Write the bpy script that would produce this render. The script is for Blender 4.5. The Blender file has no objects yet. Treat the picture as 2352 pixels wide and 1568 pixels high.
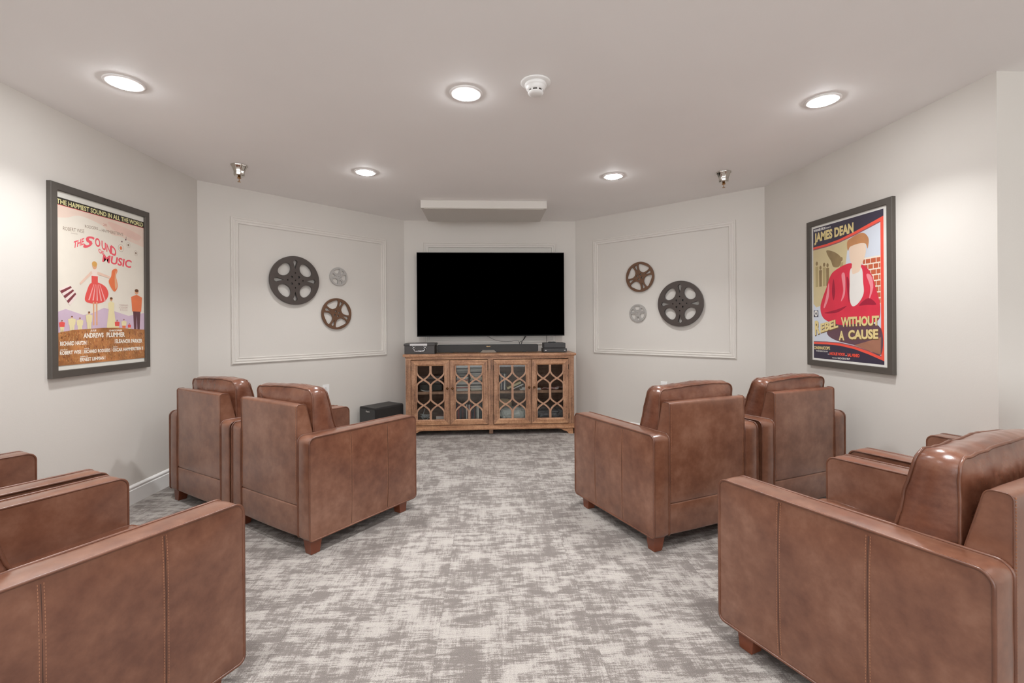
import bpy, bmesh, math, random
from mathutils import Vector, Matrix, noise
from mathutils.geometry import tessellate_polygon
random.seed(7)
PI = math.pi
SC = bpy.context.scene
COL = SC.collection

# ------------------------------------------------------------------ camera
EYE = 1.22
FPX = 1057.02
yaw, roll = 0.0533, -0.0066
_r = Vector((math.cos(yaw), -math.sin(yaw), 0)); _u = Vector((0, 0, 1)); _f = Vector((math.sin(yaw), math.cos(yaw), 0))
_rx = _r*math.cos(roll) + _u*math.sin(roll); _up = _u*math.cos(roll) - _r*math.sin(roll)
cam_d = bpy.data.cameras.new('camera'); cam = bpy.data.objects.new('camera', cam_d); COL.objects.link(cam)
cam_d.sensor_fit = 'HORIZONTAL'; cam_d.sensor_width = 36.0
cam_d.lens = FPX*36.0/2352.0
cam_d.shift_y = -(784-745.12)/2352.0
cam_d.clip_start = 0.02
M = Matrix(((_rx.x, _up.x, -_f.x, 0), (_rx.y, _up.y, -_f.y, 0), (_rx.z, _up.z, -_f.z, EYE), (0, 0, 0, 1)))
cam.matrix_world = M
SC.camera = cam

# ------------------------------------------------------------------ world, exposure, lamp strength
w = bpy.data.worlds.new('world'); SC.world = w; w.use_nodes = True
w.node_tree.nodes['Background'].inputs[0].default_value = (0.96, 0.98, 1.0, 1)
w.node_tree.nodes['Background'].inputs[1].default_value = 2.6  # even world light, entering through the added back opening as fill
SC.view_settings.view_transform = 'Standard'; SC.view_settings.look = 'None'
SC.view_settings.gamma = 1.0; SC.view_settings.use_curve_mapping = False
SC.view_settings.exposure = 0.33
LAMP_W = 8.6          # watts of each recessed ceiling light
LENS_E = 85.0          # brightness of its frosted lens
LAMP_C = (0.97, 0.985, 1.0)
H = 2.466              # ceiling height

# ------------------------------------------------------------------ node helpers
def srgb(r, g, b):
    f = lambda c: (c/255.0)/12.92 if c/255.0 <= 0.04045 else ((c/255.0+0.055)/1.055)**2.4
    return (f(r), f(g), f(b), 1.0)

MATS = {}
def newmat(name):
    m = bpy.data.materials.new(name); m.use_nodes = True
    nt = m.node_tree; bs = nt.nodes['Principled BSDF']
    return m, nt, bs
def nd(nt, typ, **kw):
    n = nt.nodes.new(typ)
    for k, v in kw.items():
        if k == 'inp':
            for a, b in v.items(): n.inputs[a].default_value = b
        else: setattr(n, k, v)
    return n
def noise_n(nt, vec, scale, detail=3, rough=0.55):
    n = nd(nt, 'ShaderNodeTexNoise', inp={'Scale': scale, 'Detail': detail, 'Roughness': rough})
    if vec is not None: nt.links.new(vec, n.inputs['Vector'])
    return n
def mapping(nt, vec, scale=(1, 1, 1), rot=(0, 0, 0)):
    n = nd(nt, 'ShaderNodeMapping'); n.inputs['Scale'].default_value = scale; n.inputs['Rotation'].default_value = rot
    nt.links.new(vec, n.inputs['Vector']); return n.outputs[0]
def ramp(nt, fac, stops):
    n = nd(nt, 'ShaderNodeValToRGB'); cr = n.color_ramp
    while len(cr.elements) < len(stops): cr.elements.new(0.5)
    for e, (p, c) in zip(cr.elements, stops): e.position = p; e.color = c
    nt.links.new(fac, n.inputs[0]); return n
def math_n(nt, op, a, b=None, clamp=False):
    n = nd(nt, 'ShaderNodeMath', operation=op); n.use_clamp = clamp
    for i, x in enumerate((a, b)):
        if x is None: continue
        if isinstance(x, (int, float)): n.inputs[i].default_value = x
        else: nt.links.new(x, n.inputs[i])
    return n.outputs[0]
def bump(nt, bs, height, strength, dist=0.01):
    b = nd(nt, 'ShaderNodeBump', inp={'Strength': strength, 'Distance': dist})
    nt.links.new(height, b.inputs['Height']); nt.links.new(b.outputs[0], bs.inputs['Normal']); return b
def flat(name, rgb, rough=0.5, metal=0.0, spec=0.5, coat=0.0, var=0.0):
    """plain paint or plastic; a faint procedural mottling keeps it from being perfectly even"""
    if name in MATS: return MATS[name]
    m, nt, bs = newmat(name)
    c = srgb(*rgb)
    bs.inputs['Roughness'].default_value = rough; bs.inputs['Metallic'].default_value = metal
    bs.inputs['Specular IOR Level'].default_value = spec; bs.inputs['Coat Weight'].default_value = coat
    tc = nd(nt, 'ShaderNodeTexCoord')
    n = noise_n(nt, tc.outputs['Object'], 9.0, 3)
    k = max(var, 0.02)
    r = ramp(nt, n.outputs['Fac'], [(0.3, tuple(x*(1-k) for x in c[:3])+(1,)), (0.7, tuple(min(1, x*(1+k)) for x in c[:3])+(1,))])
    nt.links.new(r.outputs[0], bs.inputs['Base Color'])
    MATS[name] = m; return m

# ---- wall paint (orange-peel roller texture)
def m_paint(name, rgb, rough=0.55, bs_=0.12):
    m, nt, bs = newmat(name); MATS[name] = m
    geo = nd(nt, 'ShaderNodeNewGeometry')
    n = noise_n(nt, geo.outputs['Position'], 140.0, 2)
    n2 = noise_n(nt, geo.outputs['Position'], 1.3, 2)
    c = srgb(*rgb)
    r = ramp(nt, n2.outputs['Fac'], [(0.3, tuple(x*0.985 for x in c[:3])+(1,)), (0.7, tuple(min(1, x*1.015) for x in c[:3])+(1,))])
    nt.links.new(r.outputs[0], bs.inputs['Base Color'])
    bs.inputs['Roughness'].default_value = rough; bs.inputs['Specular IOR Level'].default_value = 0.3
    bump(nt, bs, n.outputs['Fac'], bs_, 0.002)
    return m
M_WALL = m_paint('wall_paint', (218, 213, 206), 0.5)
M_CEIL = m_paint('ceiling_paint', (246, 243, 241), 0.7, 0.08)
M_TRIM = m_paint('trim_paint', (236, 234, 231), 0.35, 0.0)
M_MOLD = m_paint('molding_paint', (224, 219, 212), 0.4, 0.0)

# ---- carpet tiles: broken streaks in both directions over soft patches
def m_carpet():
    m, nt, bs = newmat('carpet'); L = nt.links
    geo = nd(nt, 'ShaderNodeNewGeometry'); P = geo.outputs['Position']
    sn = nd(nt, 'ShaderNodeVectorMath', operation='SNAP'); sn.inputs[1].default_value = (0.61, 0.61, 5)
    off = nd(nt, 'ShaderNodeVectorMath', operation='ADD'); off.inputs[1].default_value = (0.2, 0.37, 2.0)
    L.new(P, off.inputs[0]); L.new(off.outputs[0], sn.inputs[0])
    wn = nd(nt, 'ShaderNodeTexWhiteNoise'); wn.noise_dimensions = '3D'; L.new(sn.outputs[0], wn.inputs['Vector'])
    sc = nd(nt, 'ShaderNodeVectorMath', operation='SCALE'); sc.inputs['Scale'].default_value = 3.0; L.new(wn.outputs['Color'], sc.inputs[0])
    ad = nd(nt, 'ShaderNodeVectorMath', operation='ADD'); L.new(P, ad.inputs[0]); L.new(sc.outputs[0], ad.inputs[1])
    Q = ad.outputs[0]
    patch = noise_n(nt, mapping(nt, P, (1.15, 1.5, 1)), 3.4, 5, 0.62).outputs['Fac']
    blk = noise_n(nt, mapping(nt, Q, (5.5, 24.0, 1)), 1.3, 3, 0.6).outputs['Fac']
    blv = noise_n(nt, mapping(nt, Q, (16.0, 4.0, 1)), 1.3, 3, 0.6).outputs['Fac']
    sx = noise_n(nt, mapping(nt, Q, (14.0, 130.0, 1)), 1.2, 3, 0.6).outputs['Fac']
    sy = noise_n(nt, mapping(nt, Q, (120.0, 12.0, 1)), 1.2, 2, 0.6).outputs['Fac']
    speck = noise_n(nt, P, 250.0, 2, 0.8).outputs['Fac']
    v = math_n(nt, 'MULTIPLY', patch, 0.52)
    for x_, k_ in ((blk, 0.58), (blv, 0.36), (sx, 0.46), (sy, 0.26), (speck, 0.40)):
        v = math_n(nt, 'ADD', v, math_n(nt, 'MULTIPLY', x_, k_))
    v = math_n(nt, 'MULTIPLY', v, 1/2.58)
    col = ramp(nt, v, [(0.465, srgb(122, 114, 109)), (0.491, srgb(132, 124, 118)), (0.512, srgb(164, 157, 151)), (0.55, srgb(176, 169, 162))])
    sp2 = noise_n(nt, P, 420.0, 1).outputs['Fac']
    spr = ramp(nt, sp2, [(0.32, (0.66, 0.66, 0.66, 1)), (0.66, (1.14, 1.14, 1.14, 1))])
    mul = nd(nt, 'ShaderNodeMix', data_type='RGBA', blend_type='MULTIPLY'); mul.inputs[0].default_value = 1.0
    L.new(col.outputs[0], mul.inputs[6]); L.new(spr.outputs[0], mul.inputs[7])
    # hairline joints between the tiles
    sxy = nd(nt, 'ShaderNodeSeparateXYZ'); L.new(off.outputs[0], sxy.inputs[0])
    js = []
    for k in (0, 1):
        fr = math_n(nt, 'PINGPONG', sxy.outputs[k], 0.305)
        # distance to the nearest multiple of 0.61
        js.append(math_n(nt, 'LESS_THAN', fr, 0.0011))
    j = math_n(nt, 'MAXIMUM', js[0], js[1])
    mj = nd(nt, 'ShaderNodeMix', data_type='RGBA', blend_type='MULTIPLY')
    L.new(math_n(nt, 'MULTIPLY', j, 0.3), mj.inputs[0]); L.new(mul.outputs[2], mj.inputs[6]); mj.inputs[7].default_value = (0.3, 0.3, 0.3, 1)
    L.new(mj.outputs[2], bs.inputs['Base Color'])
    bs.inputs['Roughness'].default_value = 0.95; bs.inputs['Specular IOR Level'].default_value = 0.1
    bs.inputs['Sheen Weight'].default_value = 0.15
    bump(nt, bs, math_n(nt, 'ADD', sp2, speck), 0.5, 0.004)
    return m
M_CARPET = m_carpet()

# ---- leather
def m_leather(name, dark, mid, light, rough=0.36, wrinkle=0.0, coat=0.25):
    m, nt, bs = newmat(name); L = nt.links; MATS[name] = m
    tc = nd(nt, 'ShaderNodeTexCoord'); O = tc.outputs['Object']
    n1 = noise_n(nt, O, 3.2, 4, 0.6).outputs['Fac']
    n2 = noise_n(nt, O, 16.0, 4, 0.65).outputs['Fac']
    v = math_n(nt, 'ADD', math_n(nt, 'MULTIPLY', n1, 0.62), math_n(nt, 'MULTIPLY', n2, 0.38))
    r = ramp(nt, v, [(0.36, srgb(*dark)), (0.5, srgb(*mid)), (0.66, srgb(*light))])
    L.new(r.outputs[0], bs.inputs['Base Color'])
    bs.inputs['Roughness'].default_value = rough; bs.inputs['Specular IOR Level'].default_value = 0.5
    bs.inputs['Coat Weight'].default_value = coat; bs.inputs['Coat Roughness'].default_value = 0.26
    vo = nd(nt, 'ShaderNodeTexVoronoi', inp={'Scale': 420.0}); vo.feature = 'DISTANCE_TO_EDGE'; L.new(O, vo.inputs['Vector'])
    h = math_n(nt, 'ADD', math_n(nt, 'MULTIPLY', vo.outputs['Distance'], 0.10), math_n(nt, 'MULTIPLY', noise_n(nt, O, 30, 3).outputs['Fac'], 0.25))
    if wrinkle > 0:
        wr = noise_n(nt, mapping(nt, O, (5.0, 5.0, 9.0)), 1.3, 3, 0.5).outputs['Fac']
        h = math_n(nt, 'ADD', h, math_n(nt, 'MULTIPLY', wr, wrinkle))
    bump(nt, bs, h, 0.35, 0.004)
    return m
M_LEATHER = m_leather('brown_leather', (96, 56, 39), (118, 76, 56), (140, 99, 79), 0.34, 0.0, 0.8)
M_CUSHION = m_leather('cushion_leather', (86, 48, 34), (110, 68, 50), (132, 91, 72), 0.26, 6.0, 0.55)
M_PIPING = m_leather('piping_leather', (86, 50, 34), (104, 64, 46), (122, 80, 60), 0.32)
M_STITCH = flat('stitch_thread', (160, 112, 84), 0.6)
M_SEAM = flat('seam_dark', (72, 44, 32), 0.6)  # dark brown for the thin seam line
M_LEGWOOD = flat('leg_wood', (112, 58, 36), 0.32, coat=0.3, var=0.15)

# ---- distressed cabinet wood
def m_wood(name, axis, dark, mid, light, rough=0.5):
    m, nt, bs = newmat(name); L = nt.links; MATS[name] = m
    tc = nd(nt, 'ShaderNodeTexCoord'); O = tc.outputs['Object']
    sc = {'x': (1.2, 14, 14), 'z': (14, 14, 1.2), 'y': (14, 1.2, 14)}[axis]
    g = noise_n(nt, mapping(nt, O, sc), 3.0, 5, 0.6).outputs['Fac']
    b = noise_n(nt, O, 6.0, 4, 0.7).outputs['Fac']
    s = noise_n(nt, O, 60.0, 3, 0.7).outputs['Fac']
    v = math_n(nt, 'ADD', math_n(nt, 'MULTIPLY', g, 0.45), math_n(nt, 'ADD', math_n(nt, 'MULTIPLY', b, 0.3), math_n(nt, 'MULTIPLY', s, 0.25)))
    r = ramp(nt, v, [(0.36, srgb(*dark)), (0.48, srgb(*mid)), (0.62, srgb(*light))])
    L.new(r.outputs[0], bs.inputs['Base Color']); bs.inputs['Roughness'].default_value = rough
    bump(nt, bs, v, 0.2, 0.002)
    return m
W3 = ((108, 74, 54), (164, 117, 84), (204, 158, 120))
M_WX = m_wood('wood_rail', 'x', *W3, rough=0.42)
M_WZ = m_wood('wood_stile', 'z', (98, 70, 54), (148, 107, 80), (186, 143, 112))
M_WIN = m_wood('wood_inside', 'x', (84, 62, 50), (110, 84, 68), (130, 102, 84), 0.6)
M_LATT = m_wood('wood_lattice', 'z', (138, 102, 80), (170, 130, 104), (190, 150, 122))

def m_glass():
    m = bpy.data.materials.new('cabinet_glass'); m.use_nodes = True; nt = m.node_tree; nt.nodes.clear()
    out = nd(nt, 'ShaderNodeOutputMaterial'); mix = nd(nt, 'ShaderNodeMixShader')
    tr = nd(nt, 'ShaderNodeBsdfTransparent'); tr.inputs[0].default_value = (0.96, 0.97, 0.96, 1)
    gl = nd(nt, 'ShaderNodeBsdfGlossy'); gl.inputs['Roughness'].default_value = 0.02
    fr = nd(nt, 'ShaderNodeFresnel'); fr.inputs[0].default_value = 1.5
    nt.links.new(fr.outputs[0], mix.inputs[0]); nt.links.new(tr.outputs[0], mix.inputs[1]); nt.links.new(gl.outputs[0], mix.inputs[2])
    nt.links.new(mix.outputs[0], out.inputs[0]); return m
M_GLASS = m_glass()
def m_emit(name, col, s):
    m, nt, bs = newmat(name); bs.inputs['Emission Color'].default_value = (*col, 1); bs.inputs['Emission Strength'].default_value = s
    bs.inputs['Base Color'].default_value = (0.9, 0.9, 0.9, 1); return m
M_LENS = m_emit('light_lens', LAMP_C, LENS_E)
M_BLACK = flat('black_plastic', (34, 33, 33), 0.45, var=0.05)
M_DGREY = flat('dark_grey_plastic', (58, 57, 57), 0.5, var=0.05)
M_SCREEN = flat('screen_black', (0, 0, 0), 0.85, spec=0.0)
M_SILVER = flat('silver_metal', (190, 190, 190), 0.25, 1.0)
M_CHROME = flat('chrome', (205, 200, 192), 0.14, 1.0)
M_BRASS = flat('aged_brass', (176, 132, 84), 0.35, 1.0)
M_WHITEP = flat('white_plastic', (243, 242, 240), 0.4)
M_FRAME = flat('poster_frame', (84, 78, 72), 0.42, var=0.03)

# ------------------------------------------------------------------ mesh helpers
def finish(name, bm, mat, parent=None, smooth=False, mats=None):
    me = bpy.data.meshes.new(name)
    bmesh.ops.recalc_face_normals(bm, faces=bm.faces[:])
    bm.to_mesh(me); bm.free()
    for mm in (mats or [mat]): me.materials.append(mm)
    if smooth:
        for p in me.polygons: p.use_smooth = True
    o = bpy.data.objects.new(name, me); COL.objects.link(o)
    if parent is not None: o.parent = parent
    return o
def thing(name, label, cat, loc=(0, 0, 0), rz=0.0, group=None):
    o = bpy.data.objects.new(name, None); COL.objects.link(o); o.empty_display_size = 0.05
    o.location = loc; o.rotation_euler = (0, 0, rz); o['label'] = label; o['category'] = cat
    if group: o['group'] = group
    return o
def tag(o, label, cat, group=None, kind=None):
    o['label'] = label; o['category'] = cat
    if group: o['group'] = group
    if kind: o['kind'] = kind
    return o
def struct(name, bm, mat):
    o = finish(name, bm, mat); o['kind'] = 'structure'; return o

def add_box(bm, x0, x1, y0, y1, z0, z1, bev=0.0, seg=2, mi=0, mat4=None):
    r = bmesh.ops.create_cube(bm, size=1.0); vs = r['verts']
    for v in vs:
        v.co = Vector(((x0+x1)/2+v.co.x*(x1-x0), (y0+y1)/2+v.co.y*(y1-y0), (z0+z1)/2+v.co.z*(z1-z0)))
    fs = set(f for v in vs for f in v.link_faces)
    if bev > 0:
        es = list(set(e for v in vs for e in v.link_edges))
        rr = bmesh.ops.bevel(bm, geom=es, offset=bev, segments=seg, affect='EDGES', profile=0.5)
        fs = set(rr['faces']) | set(f for f in fs if f.is_valid); vs = list(set(v for f in fs for v in f.verts))
    for f in fs:
        if f.is_valid: f.material_index = mi
    if mat4 is not None:
        for v in vs: v.co = mat4 @ v.co
    return vs
def box(name, b, mat, parent=None, bev=0.0, seg=2, smooth=False):
    bm = bmesh.new(); add_box(bm, *b, bev=bev, seg=seg); return finish(name, bm, mat, parent, smooth)
def add_prism(bm, pts, f0, f1, mi=0):
    """polygon pts, each mapped by f0 and f1 to two 3D rings, closed"""
    a = [bm.verts.new(f0(*p)) for p in pts]; b = [bm.verts.new(f1(*p)) for p in pts]
    n = len(pts); fs = []
    for i in range(n): fs.append(bm.faces.new((a[i], a[(i+1) % n], b[(i+1) % n], b[i])))
    fs.append(bm.faces.new(a[::-1])); fs.append(bm.faces.new(b))
    for f in fs: f.material_index = mi
    return a+b
def add_tube(bm, pts, r, seg=8, closed=False, mi=0, rfun=None):
    pts = [Vector(p) for p in pts]; n = len(pts); rings = []; ref = None
    for i, p in enumerate(pts):
        if closed: t = pts[(i+1) % n]-pts[i-1]
        else: t = pts[min(i+1, n-1)]-pts[max(i-1, 0)]
        t.normalize()
        if ref is None: ref = Vector((0, 0, 1)) if abs(t.z) < 0.9 else Vector((1, 0, 0))
        a = t.cross(ref)
        if a.length < 1e-5: a = t.orthogonal()
        a.normalize(); b = t.cross(a); b.normalize(); ref = -b if False else a.cross(t)
        rr = rfun(i/(n-1)) if rfun else r
        rings.append([bm.verts.new(p+a*math.cos(2*PI*k/seg)*rr+b*math.sin(2*PI*k/seg)*rr) for k in range(seg)])
    m = n if closed else n-1
    for i in range(m):
        A = rings[i]; B = rings[(i+1) % n]
        for k in range(seg):
            f = bm.faces.new((A[k], A[(k+1) % seg], B[(k+1) % seg], B[k])); f.smooth = True; f.material_index = mi
    if not closed:
        bm.faces.new(rings[0][::-1]).material_index = mi; bm.faces.new(rings[-1]).material_index = mi
def add_lathe(bm, prof, cx=0, cy=0, seg=40, mi=0, smooth=True, cap=True, rf=None):
    rings = []
    for (r, z) in prof:
        rings.append([bm.verts.new((cx+(r*(rf(k) if rf else 1))*math.cos(2*PI*k/seg), cy+(r*(rf(k) if rf else 1))*math.sin(2*PI*k/seg), z)) for k in range(seg)])
    for i in range(len(rings)-1):
        for k in range(seg):
            f = bm.faces.new((rings[i][k], rings[i][(k+1) % seg], rings[i+1][(k+1) % seg], rings[i+1][k])); f.smooth = smooth; f.material_index = mi
    if cap:
        bm.faces.new(rings[0][::-1]).material_index = mi; bm.faces.new(rings[-1]).material_index = mi

def round_poly(pts, radii, seg=5, step=0.03):
    """polygon with rounded corners, edges resampled"""
    n = len(pts); out = []
    for i in range(n):
        p = Vector(pts[i]); a = (Vector(pts[i-1])-p); b = (Vector(pts[(i+1) % n])-p); la, lb = a.length, b.length
        a.normalize(); b.normalize(); r = radii[i] if isinstance(radii, (list, tuple)) else radii
        ang = a.angle(b); d = r/math.tan(ang/2)
        p0 = p+a*d; p1 = p+b*d; c = p+(a+b).normalized()*(r/math.sin(ang/2))
        v0 = p0-c; v1 = p1-c; tot = v0.angle(v1)
        crs = v0.x*v1.y-v0.y*v1.x; sg = 1 if crs > 0 else -1
        for k in range(seg+1):
            t = sg*tot*k/seg; out.append(c+Vector((v0.x*math.cos(t)-v0.y*math.sin(t), v0.x*math.sin(t)+v0.y*math.cos(t))))
    res = []
    for i, p in enumerate(out):
        q = out[(i+1) % len(out)]; res.append(p); L = (q-p).length
        m = int(L/step)
        for k in range(1, m+1): res.append(p+(q-p)*k/(m+1))
    return res

def slab(bm, prof, mapf, crown=0.004, bulge=0.008, rings=7, layers=5, disp=None):
    """padded slab: profile ring(s) swept through its thickness t in 0..1, both faces domed.
    mapf(t, a, b, e): e is the outward swelling of a face; disp(co) optional wobble"""
    c = sum((Vector(p) for p in prof), Vector((0, 0)))/len(prof)
    nrm = []
    n = len(prof)
    for i in range(n):
        d = Vector(prof[(i+1) % n])-Vector(prof[i-1]); nn = Vector((d.y, -d.x)).normalized()
        if nn.dot(Vector(prof[i])-c) < 0: nn = -nn
        nrm.append(nn)
    R = []
    for l in range(layers+1):
        t = l/layers; k = crown*(1-(2*t-1)**2)
        R.append([bm.verts.new(mapf(t, p[0]+q.x*k, p[1]+q.y*k, 0)) for p, q in zip(prof, nrm)])
    for l in range(layers):
        for i in range(n):
            f = bm.faces.new((R[l][i], R[l][(i+1) % n], R[l+1][(i+1) % n], R[l+1][i])); f.smooth = True
    for side, base in ((0, R[0]), (1, R[-1])):
        prev = base
        for r in range(1, rings+1):
            s = 1-(r/(rings+0.0))**1.0
            e = bulge*(1-s**3)
            if r == rings:
                cv = bm.verts.new(mapf(side, c.x, c.y, e if side else -e))
                for i in range(n):
                    f = bm.faces.new((prev[i], prev[(i+1) % n], cv)); f.smooth = True
            else:
                cur = [bm.verts.new(mapf(side, c.x+(p[0]-c.x)*s, c.y+(p[1]-c.y)*s, e if side else -e)) for p in prof]
                for i in range(n):
                    f = bm.faces.new((prev[i], prev[(i+1) % n], cur[(i+1) % n], cur[i])); f.smooth = True
                prev = cur
        for i in range(n):
            ed = bm.edges.get((base[i], base[(i+1) % n]))
            if ed: ed.smooth = False
    if disp:
        for v in bm.verts: v.co += disp(v.co)

# ------------------------------------------------------------------ room shell
XL, XR = -2.459, 2.5385
L0 = Vector((-0.983, 5.536)); L1 = Vector((XL, 4.053)); R0 = Vector((1.071, 5.536)); R1 = Vector((XR, 4.079))
LE = Vector((XL, 2.16)); RE = Vector((XR, 2.159))
BX, BY = 4.3, -3.0
def wall(name, p, q, z0=0, z1=H, th=0.1, k0=0.4, k1=0.4):
    """wall from p to q, room on the right-hand side of the direction p->q"""
    d = (q-p).normalized(); n = Vector((-d.y, d.x))     # outward
    bm = bmesh.new()
    a, b, c, e = p, q, q+n*th+d*th*k1, p+n*th-d*th*k0
    pts = [(a.x, a.y), (b.x, b.y), (c.x, c.y), (e.x, e.y)]
    add_prism(bm, pts, lambda x, y: (x, y, z0), lambda x, y: (x, y, z1))
    return struct(name, bm, M_WALL)
WALLS = [('wall_left', LE, L1), ('wall_front_left', L1, L0), ('wall_front', L0, R0), ('wall_front_right', R0, R1), ('wall_right', R1, RE),
         ('wall_right_return', RE, Vector((BX, RE.y))), ('wall_far_right', Vector((BX, RE.y)), Vector((BX, BY))), ('wall_back', Vector((BX, BY)), Vector((-BX, BY))),
         ('wall_far_left', Vector((-BX, BY)), Vector((-BX, LE.y))), ('wall_left_return', Vector((-BX, LE.y)), LE)]
for n_, p_, q_ in WALLS:
    if n_ != 'wall_back': wall(n_, p_, q_, k0=(-1.0 if n_ in ('wall_left', 'wall_right_return') else 0.4), k1=(-1.0 if n_ in ('wall_right', 'wall_left_return') else 0.4))
# back wall, unseen; wide opening added to let world fill light in
bm = bmesh.new()
add_box(bm, -BX-0.1, -3.6, BY-0.1, BY, 0, H); add_box(bm, 3.6, BX+0.1, BY-0.1, BY, 0, H); add_box(bm, -3.6, 3.6, BY-0.1, BY, 2.3, H)
struct('wall_back', bm, M_WALL)
bm = bmesh.new(); add_box(bm, -BX-0.1, BX+0.1, BY-0.1, 5.7, -0.08, 0.0); struct('floor', bm, M_CARPET)
bm = bmesh.new(); add_box(bm, -BX-0.1, BX+0.1, BY-0.1, 5.7, H, H+0.08); struct('ceiling', bm, M_CEIL)
# baseboards: flat board with an ogee cap
BB = [(0, 0), (0.014, 0), (0.014, 0.096), (0.010, 0.100), (0.010, 0.108), (0.013, 0.113), (0.012, 0.119), (0.005, 0.127), (0, 0.130)]
def baseboard(name, p, q, ex0=0.0, ex1=0.0):
    d = (q-p).normalized(); n = Vector((d.y, -d.x)); bm = bmesh.new()
    p = p-d*ex0; q = q+d*ex1
    add_prism(bm, BB, lambda o, z: (p.x+n.x*o, p.y+n.y*o, z), lambda o, z: (q.x+n.x*o, q.y+n.y*o, z))
    return struct(name, bm, M_TRIM)
for n_, p_, q_ in WALLS:
    if n_ != 'wall_back': baseboard(n_.replace('wall', 'baseboard'), p_, q_)

# picture-frame mouldings on the three front walls, mitred
def ang(p, q): d = q-p; return math.atan2(d.y, d.x)
A_FL = ang(L1, L0); A_FR = ang(R0, R1)
def on_wall(p, q, s, z=0.0, off=0.0):
    d = (q-p).normalized(); n = Vector((d.y, -d.x)); c = p+d*s+n*off; return Vector((c.x, c.y, z))
MP = [(0.0, 0.0), (0.0, 0.012), (0.006, 0.017), (0.012, 0.017), (0.016, 0.011), (0.022, 0.011), (0.026, 0.015), (0.034, 0.015), (0.038, 0.009), (0.046, 0.009), (0.050, 0.013), (0.056, 0.013), (0.060, 0.006), (0.060, 0.0)]
def moulding(name, origin, rz, x0, x1, z0, z1):
    bm = bmesh.new(); rings = []
    for cx, cz, sx, sz in ((x0, z0, 1, 1), (x1, z0, -1, 1), (x1, z1, -1, -1), (x0, z1, 1, -1)):
        rings.append([bm.verts.new((cx+sx*w_, -h_-0.0005, cz+sz*w_)) for w_, h_ in MP])
    for i in range(4):
        A = rings[i]; B = rings[(i+1) % 4]
        for k in range(len(MP)-1): bm.faces.new((A[k], A[k+1], B[k+1], B[k]))
    o = finish(name, bm, M_MOLD); o['kind'] = 'structure'; o.location = origin; o.rotation_euler = (0, 0, rz); return o
LL = (L0-L1).length; RL = (R1-R0).length
moulding('trim_1', on_wall(L1, L0, 0), A_FL, LL-1.841, LL-0.254, 0.880, 2.203)
moulding('trim_2', on_wall(R0, R1, 0), A_FR, 0.255, 1.819, 0.880, 2.203)
moulding('trim_3', Vector((0, 5.536, 0)), 0, -0.754, 0.838, 0.975, 2.203)

# shallow box on the ceiling above the television
cb = thing('ceiling_box', 'long shallow white box fixed to the ceiling in front of the television wall', 'ceiling box', (-0.025, 4.9, H))
bm = bmesh.new(); add_box(bm, -0.632, 0.632, -0.28, 0.33, -0.078, -0.0005, bev=0.003); finish('housing', bm, M_WALL, cb)
bm = bmesh.new(); add_box(bm, -0.600, 0.600, -0.262, 0.325, -0.082, -0.0775, bev=0.001); finish('bottom_panel', bm, M_WALL, cb)

# ------------------------------------------------------------------ ceiling lights
def ceiling_light(x, y, label):
    t = thing('ceiling_light', label, 'ceiling light', (x, y, H), 0, 'recessed ceiling lights')
    bm = bmesh.new(); add_lathe(bm, [(0.064, -0.0005), (0.089, -0.0005), (0.089, -0.003), (0.084, -0.006), (0.070, -0.007), (0.064, -0.004)], seg=48, cap=False)
    finish('trim_ring', bm, M_CEIL, t)
    bm = bmesh.new(); prof = [(0.066, -0.003)]+[(0.066*math.cos(a), -0.004-0.016*math.sin(a)) for a in [PI/2*k/8 for k in range(1, 8)]]+[(0.0015, -0.0202)]
    add_lathe(bm, prof, seg=48); finish('lens', bm, M_LENS, t)
    ld = bpy.data.lights.new('lamp', 'AREA'); ld.shape = 'DISK'; ld.size = 0.12; ld.energy = LAMP_W; ld.color = LAMP_C; ld.spread = math.radians(116)
    lo = bpy.data.objects.new('lamp', ld); COL.objects.link(lo); lo.parent = t; lo.location = (0, 0, -0.022)
    return t
for x, y, lb in [(-1.841, 2.45, 'round recessed ceiling light near the left wall, farthest left of the lit five'),
                 (-0.107, 2.488, 'round recessed ceiling light beside the smoke detector'),
                 (1.887, 2.485, 'round recessed ceiling light near the right wall, farthest right of the lit five'),
                 (-0.981, 3.796, 'small-looking far recessed ceiling light left of the television, above the left reels'),
                 (1.067, 3.829, 'small-looking far recessed ceiling light right of the television, above the right reels'),
                 (-1.0, 1.15, 'added ceiling fill light overhead, left of the aisle and out of view'),  # from here down: unseen fixtures added to brighten the room
                 (1.05, 1.15, 'added ceiling fill light overhead, right of the aisle and out of view'),
                 (-2.6, 0.4, 'added unseen ceiling fill light behind the camera at far left'),
                 (2.7, 0.4, 'added unseen ceiling fill light behind the camera at far right'),
                 (0.0, -0.6, 'added unseen ceiling fill light behind the camera in the middle'),
                 (-2.2, -1.6, 'added unseen ceiling fill light near the back wall on the left'),
                 (2.2, -1.6, 'added unseen ceiling fill light near the back wall on the right')]:
    ceiling_light(x, y, lb)

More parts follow.
